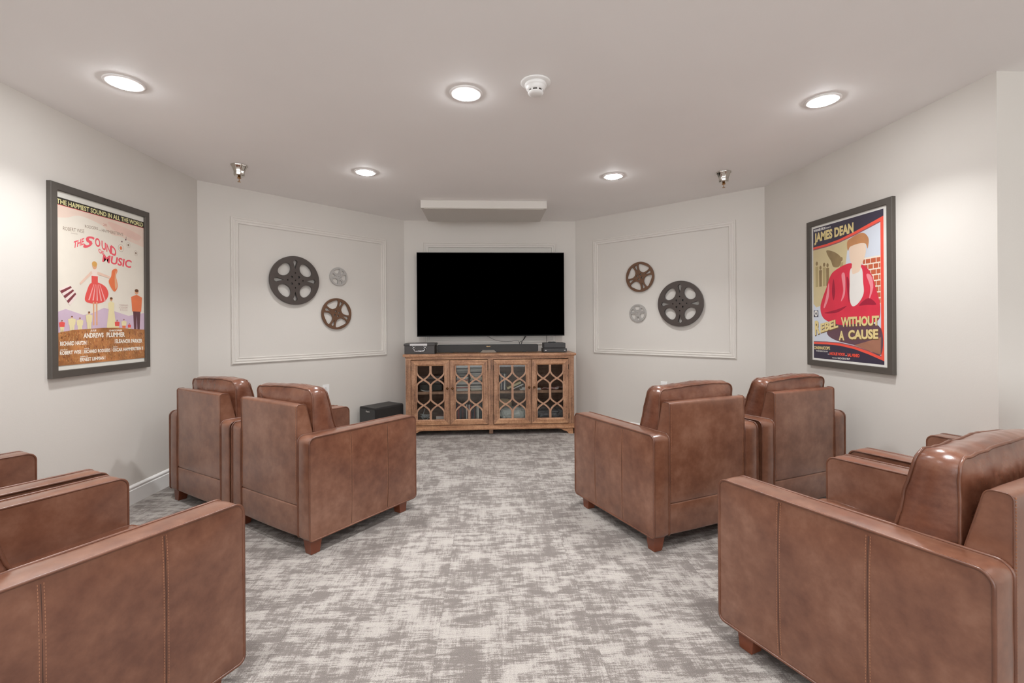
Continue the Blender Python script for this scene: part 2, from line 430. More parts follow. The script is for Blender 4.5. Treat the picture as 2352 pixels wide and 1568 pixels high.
# smoke detector
sd = thing('smoke_detector', 'round white smoke detector on the ceiling beside the middle light', 'smoke detector', (0.256, 2.36, H))
bm = bmesh.new(); add_lathe(bm, [(0.002, -0.0005), (0.077, -0.0005), (0.077, -0.004), (0.073, -0.008), (0.056, -0.010)], seg=48); finish('base', bm, M_WHITEP, sd)
bm = bmesh.new(); add_lathe(bm, [(0.056, -0.009), (0.057, -0.018), (0.053, -0.024), (0.051, -0.025), (0.050, -0.032), (0.045, -0.041), (0.041, -0.045)], seg=48, cap=True); finish('body', bm, M_WHITEP, sd)
bm = bmesh.new(); add_lathe(bm, [(0.036, -0.044), (0.036, -0.054)], seg=32); finish('vent', bm, flat('vent_dark', (58, 44, 40), 0.7), sd)
bm = bmesh.new()
add_lathe(bm, [(0.041, -0.053), (0.038, -0.060), (0.028, -0.065), (0.004, -0.066)], seg=40)
for k in range(8):
    a = 2*PI*k/8+0.2; add_box(bm, 0.034, 0.0415, -0.004, 0.004, -0.055, -0.043, mat4=Matrix.Rotation(a, 4, 'Z'))
finish('cap', bm, M_WHITEP, sd)

# fire sprinklers
def sprinkler(x, y, label, rz):
    t = thing('fire_sprinkler', label, 'fire sprinkler', (x, y, H), rz, 'ceiling sprinklers')
    bm = bmesh.new(); add_lathe(bm, [(0.056, -0.001), (0.058, -0.004), (0.050, -0.012), (0.037, -0.048), (0.036, -0.054), (0.036, -0.078), (0.031, -0.084)], seg=48,
                               rf=lambda k: 1.0+(0.035 if (k//3) % 2 else -0.02)); finish('escutcheon', bm, M_CHROME, t)
    bm = bmesh.new(); add_lathe(bm, [(0.010, -0.08), (0.010, -0.095), (0.014, -0.097), (0.014, -0.101), (0.003, -0.103), (0.003, -0.125), (0.012, -0.127), (0.012, -0.1285)], seg=20)
    finish('nozzle', bm, M_BRASS, t); return t
sprinkler(-1.912, 3.67, 'chrome fire sprinkler under the ceiling at left, by the corner of the two left walls', 0.2)
sprinkler(1.955, 3.70, 'chrome fire sprinkler under the ceiling at right, above the dark reel wall', 0.9)

# ------------------------------------------------------------------ wall outlets
def outlet(pos, rz, label):
    t = thing('wall_outlet', label, 'wall outlet', pos, rz, 'wall outlets')
    box('cover_plate', (-0.036, 0.036, -0.006, -0.0005, -0.058, 0.058), M_WHITEP, t, bev=0.002)
    for dz in (0.021, -0.021):
        s = box('socket', (-0.017, 0.017, -0.008, -0.0055, dz-0.0145, dz+0.0145), M_WHITEP, t, bev=0.004)
        bm = bmesh.new()
        add_box(bm, -0.0085, -0.0065, -0.0086, -0.0078, dz-0.001, dz+0.008); add_box(bm, 0.0055, 0.0075, -0.0086, -0.0078, dz-0.001, dz+0.007)
        add_box(bm, -0.0025, 0.0025, -0.0086, -0.0078, dz-0.010, dz-0.005)
        finish('slots', bm, M_BLACK, s)
    return t
outlet(on_wall(L1, L0, LL-0.975, 0.556), A_FL, 'white wall outlet on the left angled wall, behind the armchair by the aisle')
outlet(on_wall(R0, R1, 1.105, 0.552), A_FR, 'white wall outlet on the right angled wall, half hidden by an armchair')

# ------------------------------------------------------------------ film reels
def reel(name, label, pos, rz, rad, thick, holes, mat, off, spin=0.0):
    cu = bpy.data.curves.new(name, 'CURVE'); cu.dimensions = '2D'; cu.fill_mode = 'BOTH'; cu.extrude = thick/2
    cu.bevel_depth = min(0.0015, thick*0.1); cu.bevel_resolution = 1
    def spl(pts):
        s = cu.splines.new('POLY'); s.points.add(len(pts)-1)
        for p, q in zip(s.points, pts): p.co = (q[0], q[1], 0, 1)
        s.use_cyclic_u = True
    spl([(rad*math.cos(2*PI*k/96), rad*math.sin(2*PI*k/96)) for k in range(96)])
    for hpts in holes:
        c, s_ = math.cos(spin), math.sin(spin)
        spl([((x*c-y*s_)*rad, (x*s_+y*c)*rad) for x, y in hpts])
    tmp = bpy.data.objects.new('tmp', cu); COL.objects.link(tmp)
    dg = bpy.context.evaluated_depsgraph_get(); me = bpy.data.meshes.new_from_object(tmp.evaluated_get(dg))
    bpy.data.objects.remove(tmp); bpy.data.curves.remove(cu)
    me.transform(Matrix.Rotation(PI/2, 4, 'X')); me.transform(Matrix.Translation((0, -off-thick/2, 0)))
    me.materials.clear(); me.materials.append(mat); me.name = name
    t = thing(name, label, 'film reel', pos, rz, 'film reel wall decor')
    o = bpy.data.objects.new('reel_disc', me); COL.objects.link(o); o.parent = t
    # small hanger block behind the top of the rim, holds the reel off the wall
    box('hanger', (-0.04*rad, 0.04*rad, -off-0.001, -0.0005, 0.88*rad, 0.97*rad), mat, t)
    return t
def circ(cx, cy, r, n=20): return [(cx+r*math.cos(2*PI*k/n), cy+r*math.sin(2*PI*k/n)) for k in range(n)]
def oval(a, d, lr, lt, n=32, p=2.0, flat_=0.0):
    """oval at angle a, distance d, half length radially lr, tangentially lt"""
    out = []
    for k in range(n):
        t = 2*PI*k/n; u = lr*math.copysign(abs(math.cos(t))**(2/p), math.cos(t)); v = lt*math.copysign(abs(math.sin(t))**(2/p), math.sin(t))
        v *= 1+flat_*u/lr
        out.append(((d+u)*math.cos(a)-v*math.sin(a), (d+u)*math.sin(a)+v*math.cos(a)))
    return out
def drop(a, r0, r1, wd, n=16):
    out = [(r0, 0.0)]
    for k in range(n+1):
        t = -PI/2+PI*k/n; out.append((r1-wd+wd*math.cos(t)*1.0, wd*math.sin(t)))
    return [(u*math.cos(a)-v*math.sin(a), u*math.sin(a)+v*math.cos(a)) for u, v in out]
H_BIG = [oval(PI/4+k*PI/2, 0.60, 0.225, 0.30, p=2.1, flat_=0.12) for k in range(4)]+[drop(k*PI/2, 0.44, 0.85, 0.09) for k in range(4)] \
    + [circ(0.2*math.cos(a), 0.2*math.sin(a), 0.048) for a in [PI/4+k*PI/2 for k in range(4)]]+[circ(0.31*math.cos(a), 0.31*math.sin(a), 0.033) for a in [k*PI/2 for k in range(4)]]+[circ(0, 0, 0.033)]
H_MED = [oval(PI/4+k*PI/2, 0.60, 0.25, 0.36, p=3.0, flat_=0.42) for k in range(4)]+[drop(k*PI/2, 0.40, 0.84, 0.10) for k in range(4)] \
    + [circ(0.17*math.cos(a), 0.17*math.sin(a), 0.07) for a in [PI/4+k*PI/2 for k in range(4)]]
def sector(a, r0, r1, hw0, hw1, n=10):
    o = []
    for k in range(n+1): t = a-hw1+2*hw1*k/n; o.append((r1*math.cos(t), r1*math.sin(t)))
    for k in range(n+1): t = a+hw0-2*hw0*k/n; o.append((r0*math.cos(t), r0*math.sin(t)))
    return o
H_SM = [sector(PI/2+k*2*PI/3, 0.36, 0.84, 0.40, 0.52) for k in range(3)]+[drop(PI/6+k*2*PI/3+PI/3*0-0.0+PI/3*0, 0.38, 0.80, 0.17) for k in range(3) if True]
# narrow openings sit between the wide ones
H_SM = [sector(PI/2+k*2*PI/3, 0.36, 0.84, 0.42, 0.50) for k in range(3)]+[drop(PI/2+PI/3+k*2*PI/3, 0.36, 0.82, 0.18) for k in range(3)]+[circ(0.24*math.cos(a), 0.24*math.sin(a), 0.035, 10) for a in [PI/6+k*PI/3 for k in range(6)]]+[circ(0, 0, 0.04, 10)]
M_RDARK = flat('reel_dark_grey', (82, 74, 70), 0.4, 0.3, var=0.05); M_RBRN = flat('reel_brown', (112, 82, 62), 0.42, 0.3, var=0.06); M_RSIL = flat('reel_silver', (186, 184, 181), 0.38, 0.55)
def FLp(s, z): return on_wall(L1, L0, LL-s, z)
def FRp(s, z): return on_wall(R0, R1, s, z)
reel('film_reel', 'large dark grey film reel on the left angled wall', FLp(1.292, 1.664), A_FL, 0.235, 0.026, H_BIG, M_RDARK, 0.014)
reel('film_reel', 'small silver film reel at top right of the left wall panel', FLp(0.834, 1.736), A_FL, 0.095, 0.010, H_SM, M_RSIL, 0.008, 0.35)
reel('film_reel', 'medium brown film reel low on the left wall panel', FLp(0.860, 1.345), A_FL, 0.162, 0.014, H_MED, M_RBRN, 0.010, -0.38)
reel('film_reel', 'large dark grey film reel on the right angled wall', FRp(1.292, 1.422), A_FR, 0.232, 0.026, H_BIG, M_RDARK, 0.014)
reel('film_reel', 'small silver film reel at lower left of the right wall panel', FRp(0.818, 1.336), A_FR, 0.096, 0.010, H_SM, M_RSIL, 0.008, 0.1)
reel('film_reel', 'medium brown film reel high on the right wall panel', FRp(0.846, 1.729), A_FR, 0.162, 0.014, H_MED, M_RBRN, 0.010, 0.38)

# ------------------------------------------------------------------ text to flat mesh
def glyphs(s, offset=0.0, shear=0.0, space=1.0):
    cu = bpy.data.curves.new('t', 'FONT'); cu.body = s; cu.size = 1.0; cu.offset = offset; cu.shear = shear; cu.space_character = space; cu.resolution_u = 3
    ob = bpy.data.objects.new('t', cu); COL.objects.link(ob)
    dg = bpy.context.evaluated_depsgraph_get(); me = bpy.data.meshes.new_from_object(ob.evaluated_get(dg))
    V = [(v.co.x, v.co.y) for v in me.vertices]; F = [tuple(p.vertices) for p in me.polygons]
    bpy.data.objects.remove(ob); bpy.data.curves.remove(cu); bpy.data.meshes.remove(me)
    x0 = min(v[0] for v in V); x1 = max(v[0] for v in V)
    return [((x-x0)/(x1-x0), y/0.7) for x, y in V], F      # y: 0 baseline .. 1 cap height
class Print:
    """flat printed sheet: layered coloured shapes, a hair's breadth apart, all one mesh.
    (u, v) are 0..1 over the sheet W x HH; it hangs in the local XZ plane facing -Y"""
    def __init__(s, W, HH, y, lay=(1, 0, 1, 0)): s.bm = bmesh.new(); s.W, s.HH, s.y = W, HH, y; s.lay = lay; s.n = 0; s.mats = []; s.sn = 0.00003
    def mi(s, mat):
        if mat not in s.mats: s.mats.append(mat)
        return s.mats.index(mat)
    def co(s, u, v):
        u = u*s.lay[0]+s.lay[1]; v = v*s.lay[2]+s.lay[3]      # layout of the artwork on the paper
        u = min(max(u, 0.03), 0.97)
        return ((u-0.5)*s.W, s.y-s.n*s.sn, (v-0.5)*s.HH)
    def poly(s, pts, mat, smooth=False):
        if smooth: pts = catmull(pts)
        s.n += 1; q = [s.co(*p) for p in pts]; vs = [s.bm.verts.new(p) for p in q]; k = s.mi(mat)
        for t in tessellate_polygon([[Vector((p[0], p[2], 0)) for p in q]]):
            f = s.bm.faces.new([vs[i] for i in t]); f.material_index = k
            if f.calc_area() < 1e-9: s.bm.faces.remove(f)
    def rect(s, u0, u1, v0, v1, mat): s.poly([(u0, v0), (u1, v0), (u1, v1), (u0, v1)], mat)
    def ell(s, u, v, ru, rv, mat, n=24): s.poly([(u+ru*math.cos(2*PI*k/n), v+rv*math.sin(2*PI*k/n)) for k in range(n)], mat)
    def text(s, body, b0, b1, h0, mat, h1=None, offset=0.03, shear=0.0, newlayer=True):
        """baseline from b0 to b1, cap height h0 at the start, h1 at the end"""
        if newlayer: s.n += 1
        h1 = h0 if h1 is None else h1
        V, F = glyphs(body, offset, shear); k = s.mi(mat)
        vs = [s.bm.verts.new(s.co(b0[0]+(b1[0]-b0[0])*x, b0[1]+(b1[1]-b0[1])*x+(h0+(h1-h0)*x)*y)) for x, y in V]
        for f in F:
            try: s.bm.faces.new([vs[i] for i in f]).material_index = k
            except ValueError: pass
    def done(s, name, parent):
        o = finish(name, s.bm, None, parent, mats=s.mats)
        return o
def catmull(p, m=5):
    out = []; n = len(p)
    for i in range(n):
        a, b, c, d = p[i-1], p[i], p[(i+1) % n], p[(i+2) % n]
        for k in range(m):
            t = k/m
            out.append(tuple(0.5*((2*b[j])+(-a[j]+c[j])*t+(2*a[j]-5*b[j]+4*c[j]-d[j])*t*t+(-a[j]+3*b[j]-3*c[j]+d[j])*t**3) for j in (0, 1)))
    return out
def ink(rgb, var=0.0):
    return flat('ink_%d_%d_%d' % rgb, rgb, 0.3, coat=0.3, var=var)
def picture_frame(t, W, HH, fw=0.042, d=0.026):
    bm = bmesh.new()
    prof = [(0, 0.0005), (0, d-0.002), (0.002, d), (fw-0.003, d), (fw, d-0.003), (fw, 0.010)]
    rings = []
    for cx, cz, sx, sz in ((-W/2, -HH/2, 1, 1), (W/2, -HH/2, -1, 1), (W/2, HH/2, -1, -1), (-W/2, HH/2, 1, -1)):
        rings.append([bm.verts.new((cx+sx*a, -b, cz+sz*a)) for a, b in prof])
    for i in range(4):
        A = rings[i]; B = rings[(i+1) % 4]
        for k in range(len(prof)-1): bm.faces.new((A[k], A[k+1], B[k+1], B[k]))
    finish('frame', bm, M_FRAME, t)
    box('backing_board', (-W/2+0.005, W/2-0.005, -0.012, -0.0008, -HH/2+0.005, HH/2-0.005), ink((225, 222, 214)), t)

# left poster
PW, PH = 0.753, 1.112
pl = thing('framed_poster', 'framed musical film poster with a black top banner and pink lettering on the left wall', 'poster', (XL, 3.0835, 1.4885), PI/2)
picture_frame(pl, PW, PH)
P = Print(PW, PH, -0.0135, (1.004, 0.0130, 1.004, -0.0010))
c_paper = ink((233, 231, 222)); c_cream = ink((238, 230, 216), 0.01); c_pink = ink((240, 205, 190), 0.05); c_black = ink((48, 42, 34)); c_yel = ink((246, 240, 176))
c_red = ink((240, 96, 108)); c_lil = ink((214, 190, 208), 0.04); c_meadow = ink((186, 126, 78), 0.35); c_ink = ink((150, 128, 108)); c_white = ink((248, 242, 230)); c_or = ink((236, 128, 84), 0.08); c_mar = ink((134, 70, 76)); c_tan = ink((232, 176, 138)); c_dk = ink((104, 66, 72)); c_pl = ink((240, 226, 178)); c_coral = ink((236, 96, 90)); c_rose = ink((246, 176, 172)); c_br = ink((120, 76, 50), 0.2)
P.rect(-0.05, 1.05, 0.03, 0.97, c_paper)
P.rect(-0.05, 1.05, 0.062, 0.892, c_cream)
P.poly([(-0.05, 0.89), (1.05, 0.89), (1.05, 0.77), (0.80, 0.78), (0.66, 0.80), (0.56, 0.80), (0.45, 0.84), (0.25, 0.86), (0.12, 0.83), (-0.05, 0.82)], ink((240, 216, 200), 0.03), True)
P.poly([(0.52, 0.87), (0.66, 0.865), (0.80, 0.85), (0.90, 0.83), (0.84, 0.80), (0.70, 0.815), (0.58, 0.83)], c_pink, True)
P.rect(-0.05, 1.05, 0.890, 0.928, c_black)
P.rect(-0.05, 1.05, 0.888, 0.8905, c_coral)
P.text('THE HAPPIEST SOUND IN ALL THE WORLD', (0.051, 0.8945), (0.921, 0.897), 0.0245, c_yel, offset=0.02)
P.text('ROBERT WISE', (0.101, 0.763), (0.287, 0.772), 0.019, c_ink, offset=0.0)
P.text('PRODUCTION', (0.169, 0.754), (0.226, 0.756), 0.005, c_ink, offset=0.0, newlayer=False)
P.text('RODGERS', (0.293, 0.803), (0.419, 0.807), 0.016, c_ink, offset=0.0, newlayer=False)
P.text('AND', (0.425, 0.805), (0.450, 0.806), 0.005, c_ink, offset=0.0, newlayer=False)
P.text("HAMMERSTEIN'S", (0.456, 0.803), (0.682, 0.808), 0.017, c_ink, offset=0.0, newlayer=False)
P.text('20', (0.469, 0.838), (0.508, 0.840), 0.014, ink((206, 140, 120)), offset=0.0, newlayer=False)
P.text('THE', (0.192, 0.680), (0.287, 0.712), 0.034, c_red, 0.034, offset=0.03, shear=0.2)
P.text('S', (0.275, 0.690), (0.385, 0.716), 0.070, c_red, 0.045, offset=0.03, shear=0.3, newlayer=False)
P.text('O', (0.388, 0.716), (0.440, 0.711), 0.046, c_red, offset=0.03, newlayer=False)
P.text('UN', (0.452, 0.708), (0.548, 0.686), 0.044, c_red, offset=0.03, newlayer=False)
P.text('D', (0.548, 0.688), (0.606, 0.672), 0.050, c_red, offset=0.03, newlayer=False)
P.text('OF', (0.421, 0.684), (0.477, 0.668), 0.022, c_red, offset=0.03, newlayer=False)
P.text('MUSIC', (0.457, 0.634), (0.780, 0.622), 0.042, c_red, 0.046, offset=0.03, shear=0.15)
for (u, v, r, c) in [(0.657, 0.732, 0.030, c_ink), (0.742, 0.760, 0.022, c_ink), (0.830, 0.719, 0.022, c_ink)]:
    for q in (1.0, 0.75, 0.45):
        P.ell(u, v, r*q, r*q*PW/PH*1.1, c if q != 0.75 else c_cream)
        if q == 1.0: P.ell(u, v, r*0.94, r*0.94*PW/PH*1.1, c_cream)
P.ell(0.657, 0.732, 0.012, 0.011, c_or)
P.ell(0.712, 0.789, 0.006, 0.005, c_dk); P.rect(0.715, 0.718, 0.789, 0.808, c_dk); P.ell(0.668, 0.772, 0.007, 0.004, c_dk)
P.poly([(-0.05, 0.22), (-0.05, 0.330), (0.118, 0.355), (0.197, 0.340), (0.273, 0.326), (0.336, 0.332), (0.406, 0.351), (0.474, 0.370), (0.556, 0.357), (0.629, 0.344), (0.739, 0.327), (0.834, 0.339), (1.05, 0.350), (1.05, 0.22)], c_lil)
# plain generic stand-in art: a red bell shape, a striped bag, an orange case and simple little standing figures
P.poly([(0.343, 0.502), (0.414, 0.510), (0.490, 0.490), (0.519, 0.448), (0.474, 0.405), (0.371, 0.390), (0.29, 0.405), (0.308, 0.460)], c_coral, True)
for a in range(5):
    u0 = 0.318+a*0.040; P.poly([(0.372+a*0.014, 0.500), (u0, 0.408), (u0+0.014, 0.408), (0.377+a*0.014, 0.500)], c_rose)
P.rect(0.352, 0.412, 0.498, 0.545, c_coral)
P.poly([(0.345, 0.545), (0.418, 0.545), (0.402, 0.583), (0.362, 0.583)], ink((244, 226, 214)))
P.ell(0.381, 0.603, 0.022, 0.021, c_tan); P.ell(0.381, 0.612, 0.025, 0.015, ink((222, 170, 96)))
P.rect(0.362, 0.376, 0.270, 0.400, c_tan); P.rect(0.392, 0.406, 0.270, 0.400, c_tan)
P.poly([(0.350, 0.572), (0.358, 0.556), (0.250, 0.488), (0.240, 0.498)], ink((240, 206, 186)))
P.poly([(0.410, 0.572), (0.404, 0.556), (0.530, 0.542), (0.534, 0.554)], ink((240, 206, 186)))
B0, B1, B2, B3 = (0.063, 0.455), (0.155, 0.482), (0.219, 0.428), (0.155, 0.373)
P.poly([B0, B1, B2, B3], ink((244, 226, 220)))
for k in range(3):
    f0 = 0.10+0.30*k; f1 = f0+0.15
    lp = lambda a, b, t: (a[0]+(b[0]-a[0])*t, a[1]+(b[1]-a[1])*t)
    P.poly([lp(B0, B3, f0), lp(B1, B2, f0), lp(B1, B2, f1), lp(B0, B3, f1)], c_mar)
P.poly([(0.559, 0.590), (0.600, 0.604), (0.615, 0.590), (0.600, 0.560), (0.617, 0.500), (0.577, 0.468), (0.522, 0.520), (0.548, 0.556)], c_or, True)
P.poly([(0.595, 0.585), (0.606, 0.588), (0.598, 0.558), (0.612, 0.503), (0.590, 0.485), (0.585, 0.55)], c_tan, True)
def figure(u, v0, h, top, bottom, hair=c_br, wd=0.30):
    hw = h*wd*0.5
    P.poly([(u-hw*0.55, v0), (u-hw*0.75, v0+h*0.50), (u+hw*0.75, v0+h*0.50), (u+hw*0.55, v0), (u+hw*0.1, v0), (u, v0+h*0.38), (u-hw*0.1, v0)], bottom)
    P.poly([(u-hw*0.9, v0+h*0.46), (u-hw*1.1, v0+h*0.80), (u, v0+h*0.86), (u+hw*1.1, v0+h*0.80), (u+hw*0.9, v0+h*0.46)], top)
    P.ell(u, v0+h*0.925, h*0.085, h*0.058, c_tan, 14); P.ell(u, v0+h*0.955, h*0.088, h*0.040, hair, 14)
figure(0.835, 0.235, 0.262, c_or, c_dk, wd=0.46)
P.poly([(0.547-0.05, 0.255), (0.525, 0.385), (0.570, 0.385), (0.60, 0.255)], c_pl); figure(0.547, 0.262, 0.172, c_pl, c_pl, wd=0.34)
for u, h in ((0.17, 0.088), (0.24, 0.080), (0.608, 0.070), (0.683, 0.076), (0.745, 0.05), (0.085, 0.065)): figure(u, 0.232, h, c_pl if h > 0.07 else c_coral, c_pl if u != 0.683 else c_or, wd=0.7)
figure(0.324, 0.235, 0.112, c_pl, c_pl, wd=0.5)
P.poly([(-0.05, 0.062), (-0.05, 0.228), (0.175, 0.245), (0.312, 0.250), (0.46, 0.255), (0.621, 0.255), (0.759, 0.248), (1.05, 0.240), (1.05, 0.062)], c_meadow)
rg = random.Random(3); P.n += 1
gcol = [ink((206, 150, 88)), ink((150, 92, 60)), ink((222, 176, 120)), ink((128, 72, 62)), ink((198, 120, 66))]
gi = [P.mi(g) for g in gcol]
for k in range(1500):
    u = rg.uniform(0.055, 0.945); v = rg.uniform(0.066, 0.236); hh = rg.uniform(0.006, 0.018); ww = rg.uniform(0.002, 0.006); sk = rg.uniform(-0.004, 0.004)
    vs = [P.bm.verts.new(P.co(*q)) for q in ((u, v), (u+ww, v), (u+ww*0.5+sk, v+hh))]; P.bm.faces.new(vs).material_index = gi[k % 5]
for body, b0, b1, h in [('JULIE', (0.335, 0.236), (0.391, 0.236), 0.010), ('CHRISTOPHER', (0.52, 0.234), (0.661, 0.235), 0.009), ('ANDREWS', (0.27, 0.202), (0.463, 0.202), 0.025), ('PLUMMER', (0.494, 0.202), (0.692, 0.201), 0.026),
                        ('RICHARD HAYDN', (0.068, 0.166), (0.295, 0.165), 0.020), ('ELEANOR PARKER', (0.587, 0.165), (0.899, 0.160), 0.022), ('ROBERT WISE', (0.065, 0.118), (0.25, 0.119), 0.018), ('RICHARD RODGERS', (0.275, 0.118), (0.531, 0.117), 0.018),
                        ('OSCAR HAMMERSTEIN II', (0.557, 0.116), (0.906, 0.115), 0.019), ('ERNEST LEHMAN', (0.236, 0.076), (0.468, 0.075), 0.018), ('DIRECTED BY', (0.068, 0.140), (0.13, 0.140), 0.005), ('MUSIC BY', (0.277, 0.140), (0.325, 0.140), 0.005), ('LYRICS BY', (0.56, 0.140), (0.61, 0.140), 0.005), ('SCREENPLAY BY', (0.240, 0.098), (0.31, 0.098), 0.005)]:
    P.text(body, b0, b1, h, c_white, offset=0.035, newlayer=(body == 'JULIE'))
for (u, v, h) in ((0.300, 0.163, 0.025), (0.575, 0.163, 0.025), (0.262, 0.117, 0.022), (0.544, 0.117, 0.022), (0.478, 0.074, 0.022)): P.poly([(u, v), (u+0.002, v), (u+0.002, v+h), (u, v+h)], c_white)
P.text('COLOR', (0.632, 0.371), (0.726, 0.372), 0.009, ink((206, 176, 170)), offset=0.0); P.text('BY DE LUXE', (0.640, 0.358), (0.722, 0.359), 0.006, ink((196, 160, 156)), offset=0.0, newlayer=False); P.text('TODD-AO', (0.632, 0.387), (0.730, 0.388), 0.008, ink((206, 176, 170)), offset=0.0, newlayer=False)
P.done('printed_sheet', pl)

# right poster
RW, RH = 0.766, 1.113
pr = thing('framed_poster', 'framed film poster with a red jacket figure and navy corners on the right wall', 'poster', (XR, 3.112, 1.4465), -PI/2)
picture_frame(pr, RW, RH)
P = Print(RW, RH, -0.0135, (1.004, -0.0150, 1.004, -0.0012))
navy = ink((62, 56, 74)); nred = ink((246, 92, 74)); mauve = ink((150, 92, 100)); sky = ink((214, 220, 230)); sepia = ink((216, 200, 156), 0.03); sep2 = ink((150, 128, 92), 0.15)
gold = ink((232, 212, 150)); jack = ink((224, 62, 82), 0.06); jackd = ink((168, 44, 66)); jackl = ink((244, 150, 158)); shirt = ink((238, 234, 228)); skin = ink((240, 214, 190)); hair = ink((196, 138, 92), 0.1); brick = ink((202, 104, 72), 0.1); cream2 = ink((240, 226, 208)); trou = ink((108, 78, 88), 0.1); pale = ink((232, 230, 224))
P.rect(-0.05, 1.05, 0.025, 0.975, pale)
P.rect(0.090, 0.915, 0.052, 0.944, navy)
arc_t = [(0.090, 0.816), (0.269, 0.819), (0.438, 0.830), (0.607, 0.853), (0.759, 0.878), (0.915, 0.904)]
arc_b = [(0.090, 0.795), (0.269, 0.798), (0.438, 0.808), (0.607, 0.829), (0.759, 0.852), (0.885, 0.872)]
low_t = [(0.090, 0.168), (0.268, 0.170), (0.436, 0.167), (0.605, 0.152), (0.756, 0.129), (0.885, 0.102)]
low_b = [(0.090, 0.150), (0.268, 0.151), (0.436, 0.147), (0.605, 0.131), (0.755, 0.106), (0.915, 0.073)]
P.poly(arc_t+low_b[::-1], nred)
sh = lambda pts, d: [(u, v+d) for u, v in pts]
P.poly(sh(arc_b, 0.007)+sh(low_t, -0.006)[::-1], mauve)
P.poly(arc_b+low_t[::-1], sky)
P.poly([(0.090, 0.795), (0.269, 0.798), (0.438, 0.808), (0.545, 0.820), (0.50, 0.62), (0.30, 0.50), (0.25, 0.42), (0.13, 0.40), (0.090, 0.425)], sepia)
for k, (u, h) in enumerate(((0.14, 0.20), (0.19, 0.16), (0.24, 0.18), (0.285, 0.17), (0.46, 0.20))):
    P.poly([(u-0.018, 0.54), (u-0.020, 0.54+h*0.7), (u+0.020, 0.54+h*0.7), (u+0.018, 0.54)], sep2 if k % 2 else ink((186, 168, 122))); P.ell(u, 0.54+h*0.8, 0.015, 0.014, sep2)
P.poly([(0.27, 0.775), (0.34, 0.765), (0.42, 0.735), (0.46, 0.70), (0.43, 0.655), (0.36, 0.66), (0.33, 0.70), (0.29, 0.74)], sep2, True)
P.rect(0.70, 0.885, 0.40, 0.682, cream2)
P.n += 1
for r_ in range(8):
    for c_ in range(4):
        u0 = 0.705+c_*0.055-(0.025 if r_ % 2 else 0); v0 = 0.408+r_*0.034
        u1 = min(u0+0.048, 0.883); u0 = max(u0, 0.703)
        if u1-u0 < 0.008: continue
        vs = [P.bm.verts.new(P.co(*q)) for q in ((u0, v0), (u1, v0), (u1, v0+0.026), (u0, v0+0.026))]; P.bm.faces.new(vs).material_index = P.mi(brick)
P.poly([(0.30, 0.262), (0.28, 0.215), (0.40, 0.178), (0.62, 0.154), (0.756, 0.132), (0.885, 0.110), (0.885, 0.26), (0.70, 0.30), (0.45, 0.31)], trou, True)
P.poly([(0.60, 0.155), (0.88, 0.108), (0.885, 0.21), (0.76, 0.185)], ink((168, 118, 96), 0.1))
P.poly([(0.550, 0.665), (0.41, 0.642), (0.326, 0.608), (0.268, 0.527), (0.224, 0.471), (0.187, 0.404), (0.209, 0.340), (0.29, 0.303), (0.45, 0.280), (0.605, 0.286), (0.76, 0.290), (0.86, 0.310), (0.880, 0.384), (0.859, 0.449), (0.826, 0.515), (0.803, 0.564), (0.758, 0.612), (0.693, 0.645)], jack, True)
for pts in ([(0.30, 0.56), (0.26, 0.46), (0.23, 0.40), (0.25, 0.40), (0.30, 0.47)], [(0.46, 0.60), (0.48, 0.50), (0.45, 0.43), (0.50, 0.48), (0.50, 0.60)], [(0.74, 0.58), (0.78, 0.50), (0.76, 0.42), (0.81, 0.50), (0.79, 0.57)]): P.poly(pts, jackl, True)
for pts in ([(0.36, 0.58), (0.34, 0.50), (0.36, 0.44), (0.38, 0.50)], [(0.24, 0.36), (0.40, 0.38), (0.52, 0.40), (0.40, 0.36)], [(0.66, 0.40), (0.76, 0.44), (0.84, 0.40), (0.74, 0.40)], [(0.52, 0.58), (0.53, 0.48), (0.55, 0.42), (0.55, 0.55)]): P.poly(pts, jackd, True)
P.poly([(0.569, 0.630), (0.686, 0.628), (0.705, 0.54), (0.710, 0.470), (0.655, 0.415), (0.587, 0.396), (0.555, 0.442), (0.556, 0.535)], shirt, True)
P.poly([(0.585, 0.60), (0.59, 0.66), (0.68, 0.66), (0.672, 0.612), (0.63, 0.598)], skin, True)
P.poly([(0.555, 0.75), (0.560, 0.69), (0.600, 0.640), (0.645, 0.622), (0.690, 0.645), (0.730, 0.70), (0.735, 0.75), (0.70, 0.79), (0.59, 0.79)], skin, True)
P.poly([(0.537, 0.745), (0.530, 0.80), (0.580, 0.822), (0.700, 0.836), (0.765, 0.795), (0.755, 0.735), (0.735, 0.765), (0.68, 0.775), (0.60, 0.772), (0.560, 0.765)], hair, True)
P.text('WARNER BROS', (0.099, 0.921), (0.262, 0.921), 0.015, ink((240, 238, 236)), offset=0.05)
P.text('PRESENTS', (0.268, 0.922), (0.330, 0.922), 0.007, ink((240, 238, 236)), newlayer=False)
P.text('JAMES', (0.108, 0.851), (0.351, 0.853), 0.056, gold, offset=0.05); P.text('DEAN', (0.376, 0.853), (0.604, 0.855), 0.056, gold, offset=0.05, newlayer=False)
dk2 = ink((120, 92, 60))
for body, b0, b1, h0, h1 in [('R', (0.106, 0.213), (0.178, 0.228), 0.090, 0.086), ('EBEL', (0.186, 0.230), (0.416, 0.268), 0.056, 0.050), ('WITHOUT', (0.450, 0.272), (0.866, 0.281), 0.055, 0.052), ('A', (0.423, 0.185), (0.489, 0.186), 0.055, 0.055), ('CAUSE', (0.535, 0.193), (0.858, 0.203), 0.052, 0.052)]:
    P.text(body, (b0[0]+0.004, b0[1]-0.004), (b1[0]+0.004, b1[1]-0.004), h0, dk2, h1, offset=0.06)
    P.text(body, b0, b1, h0, gold, h1, offset=0.045)
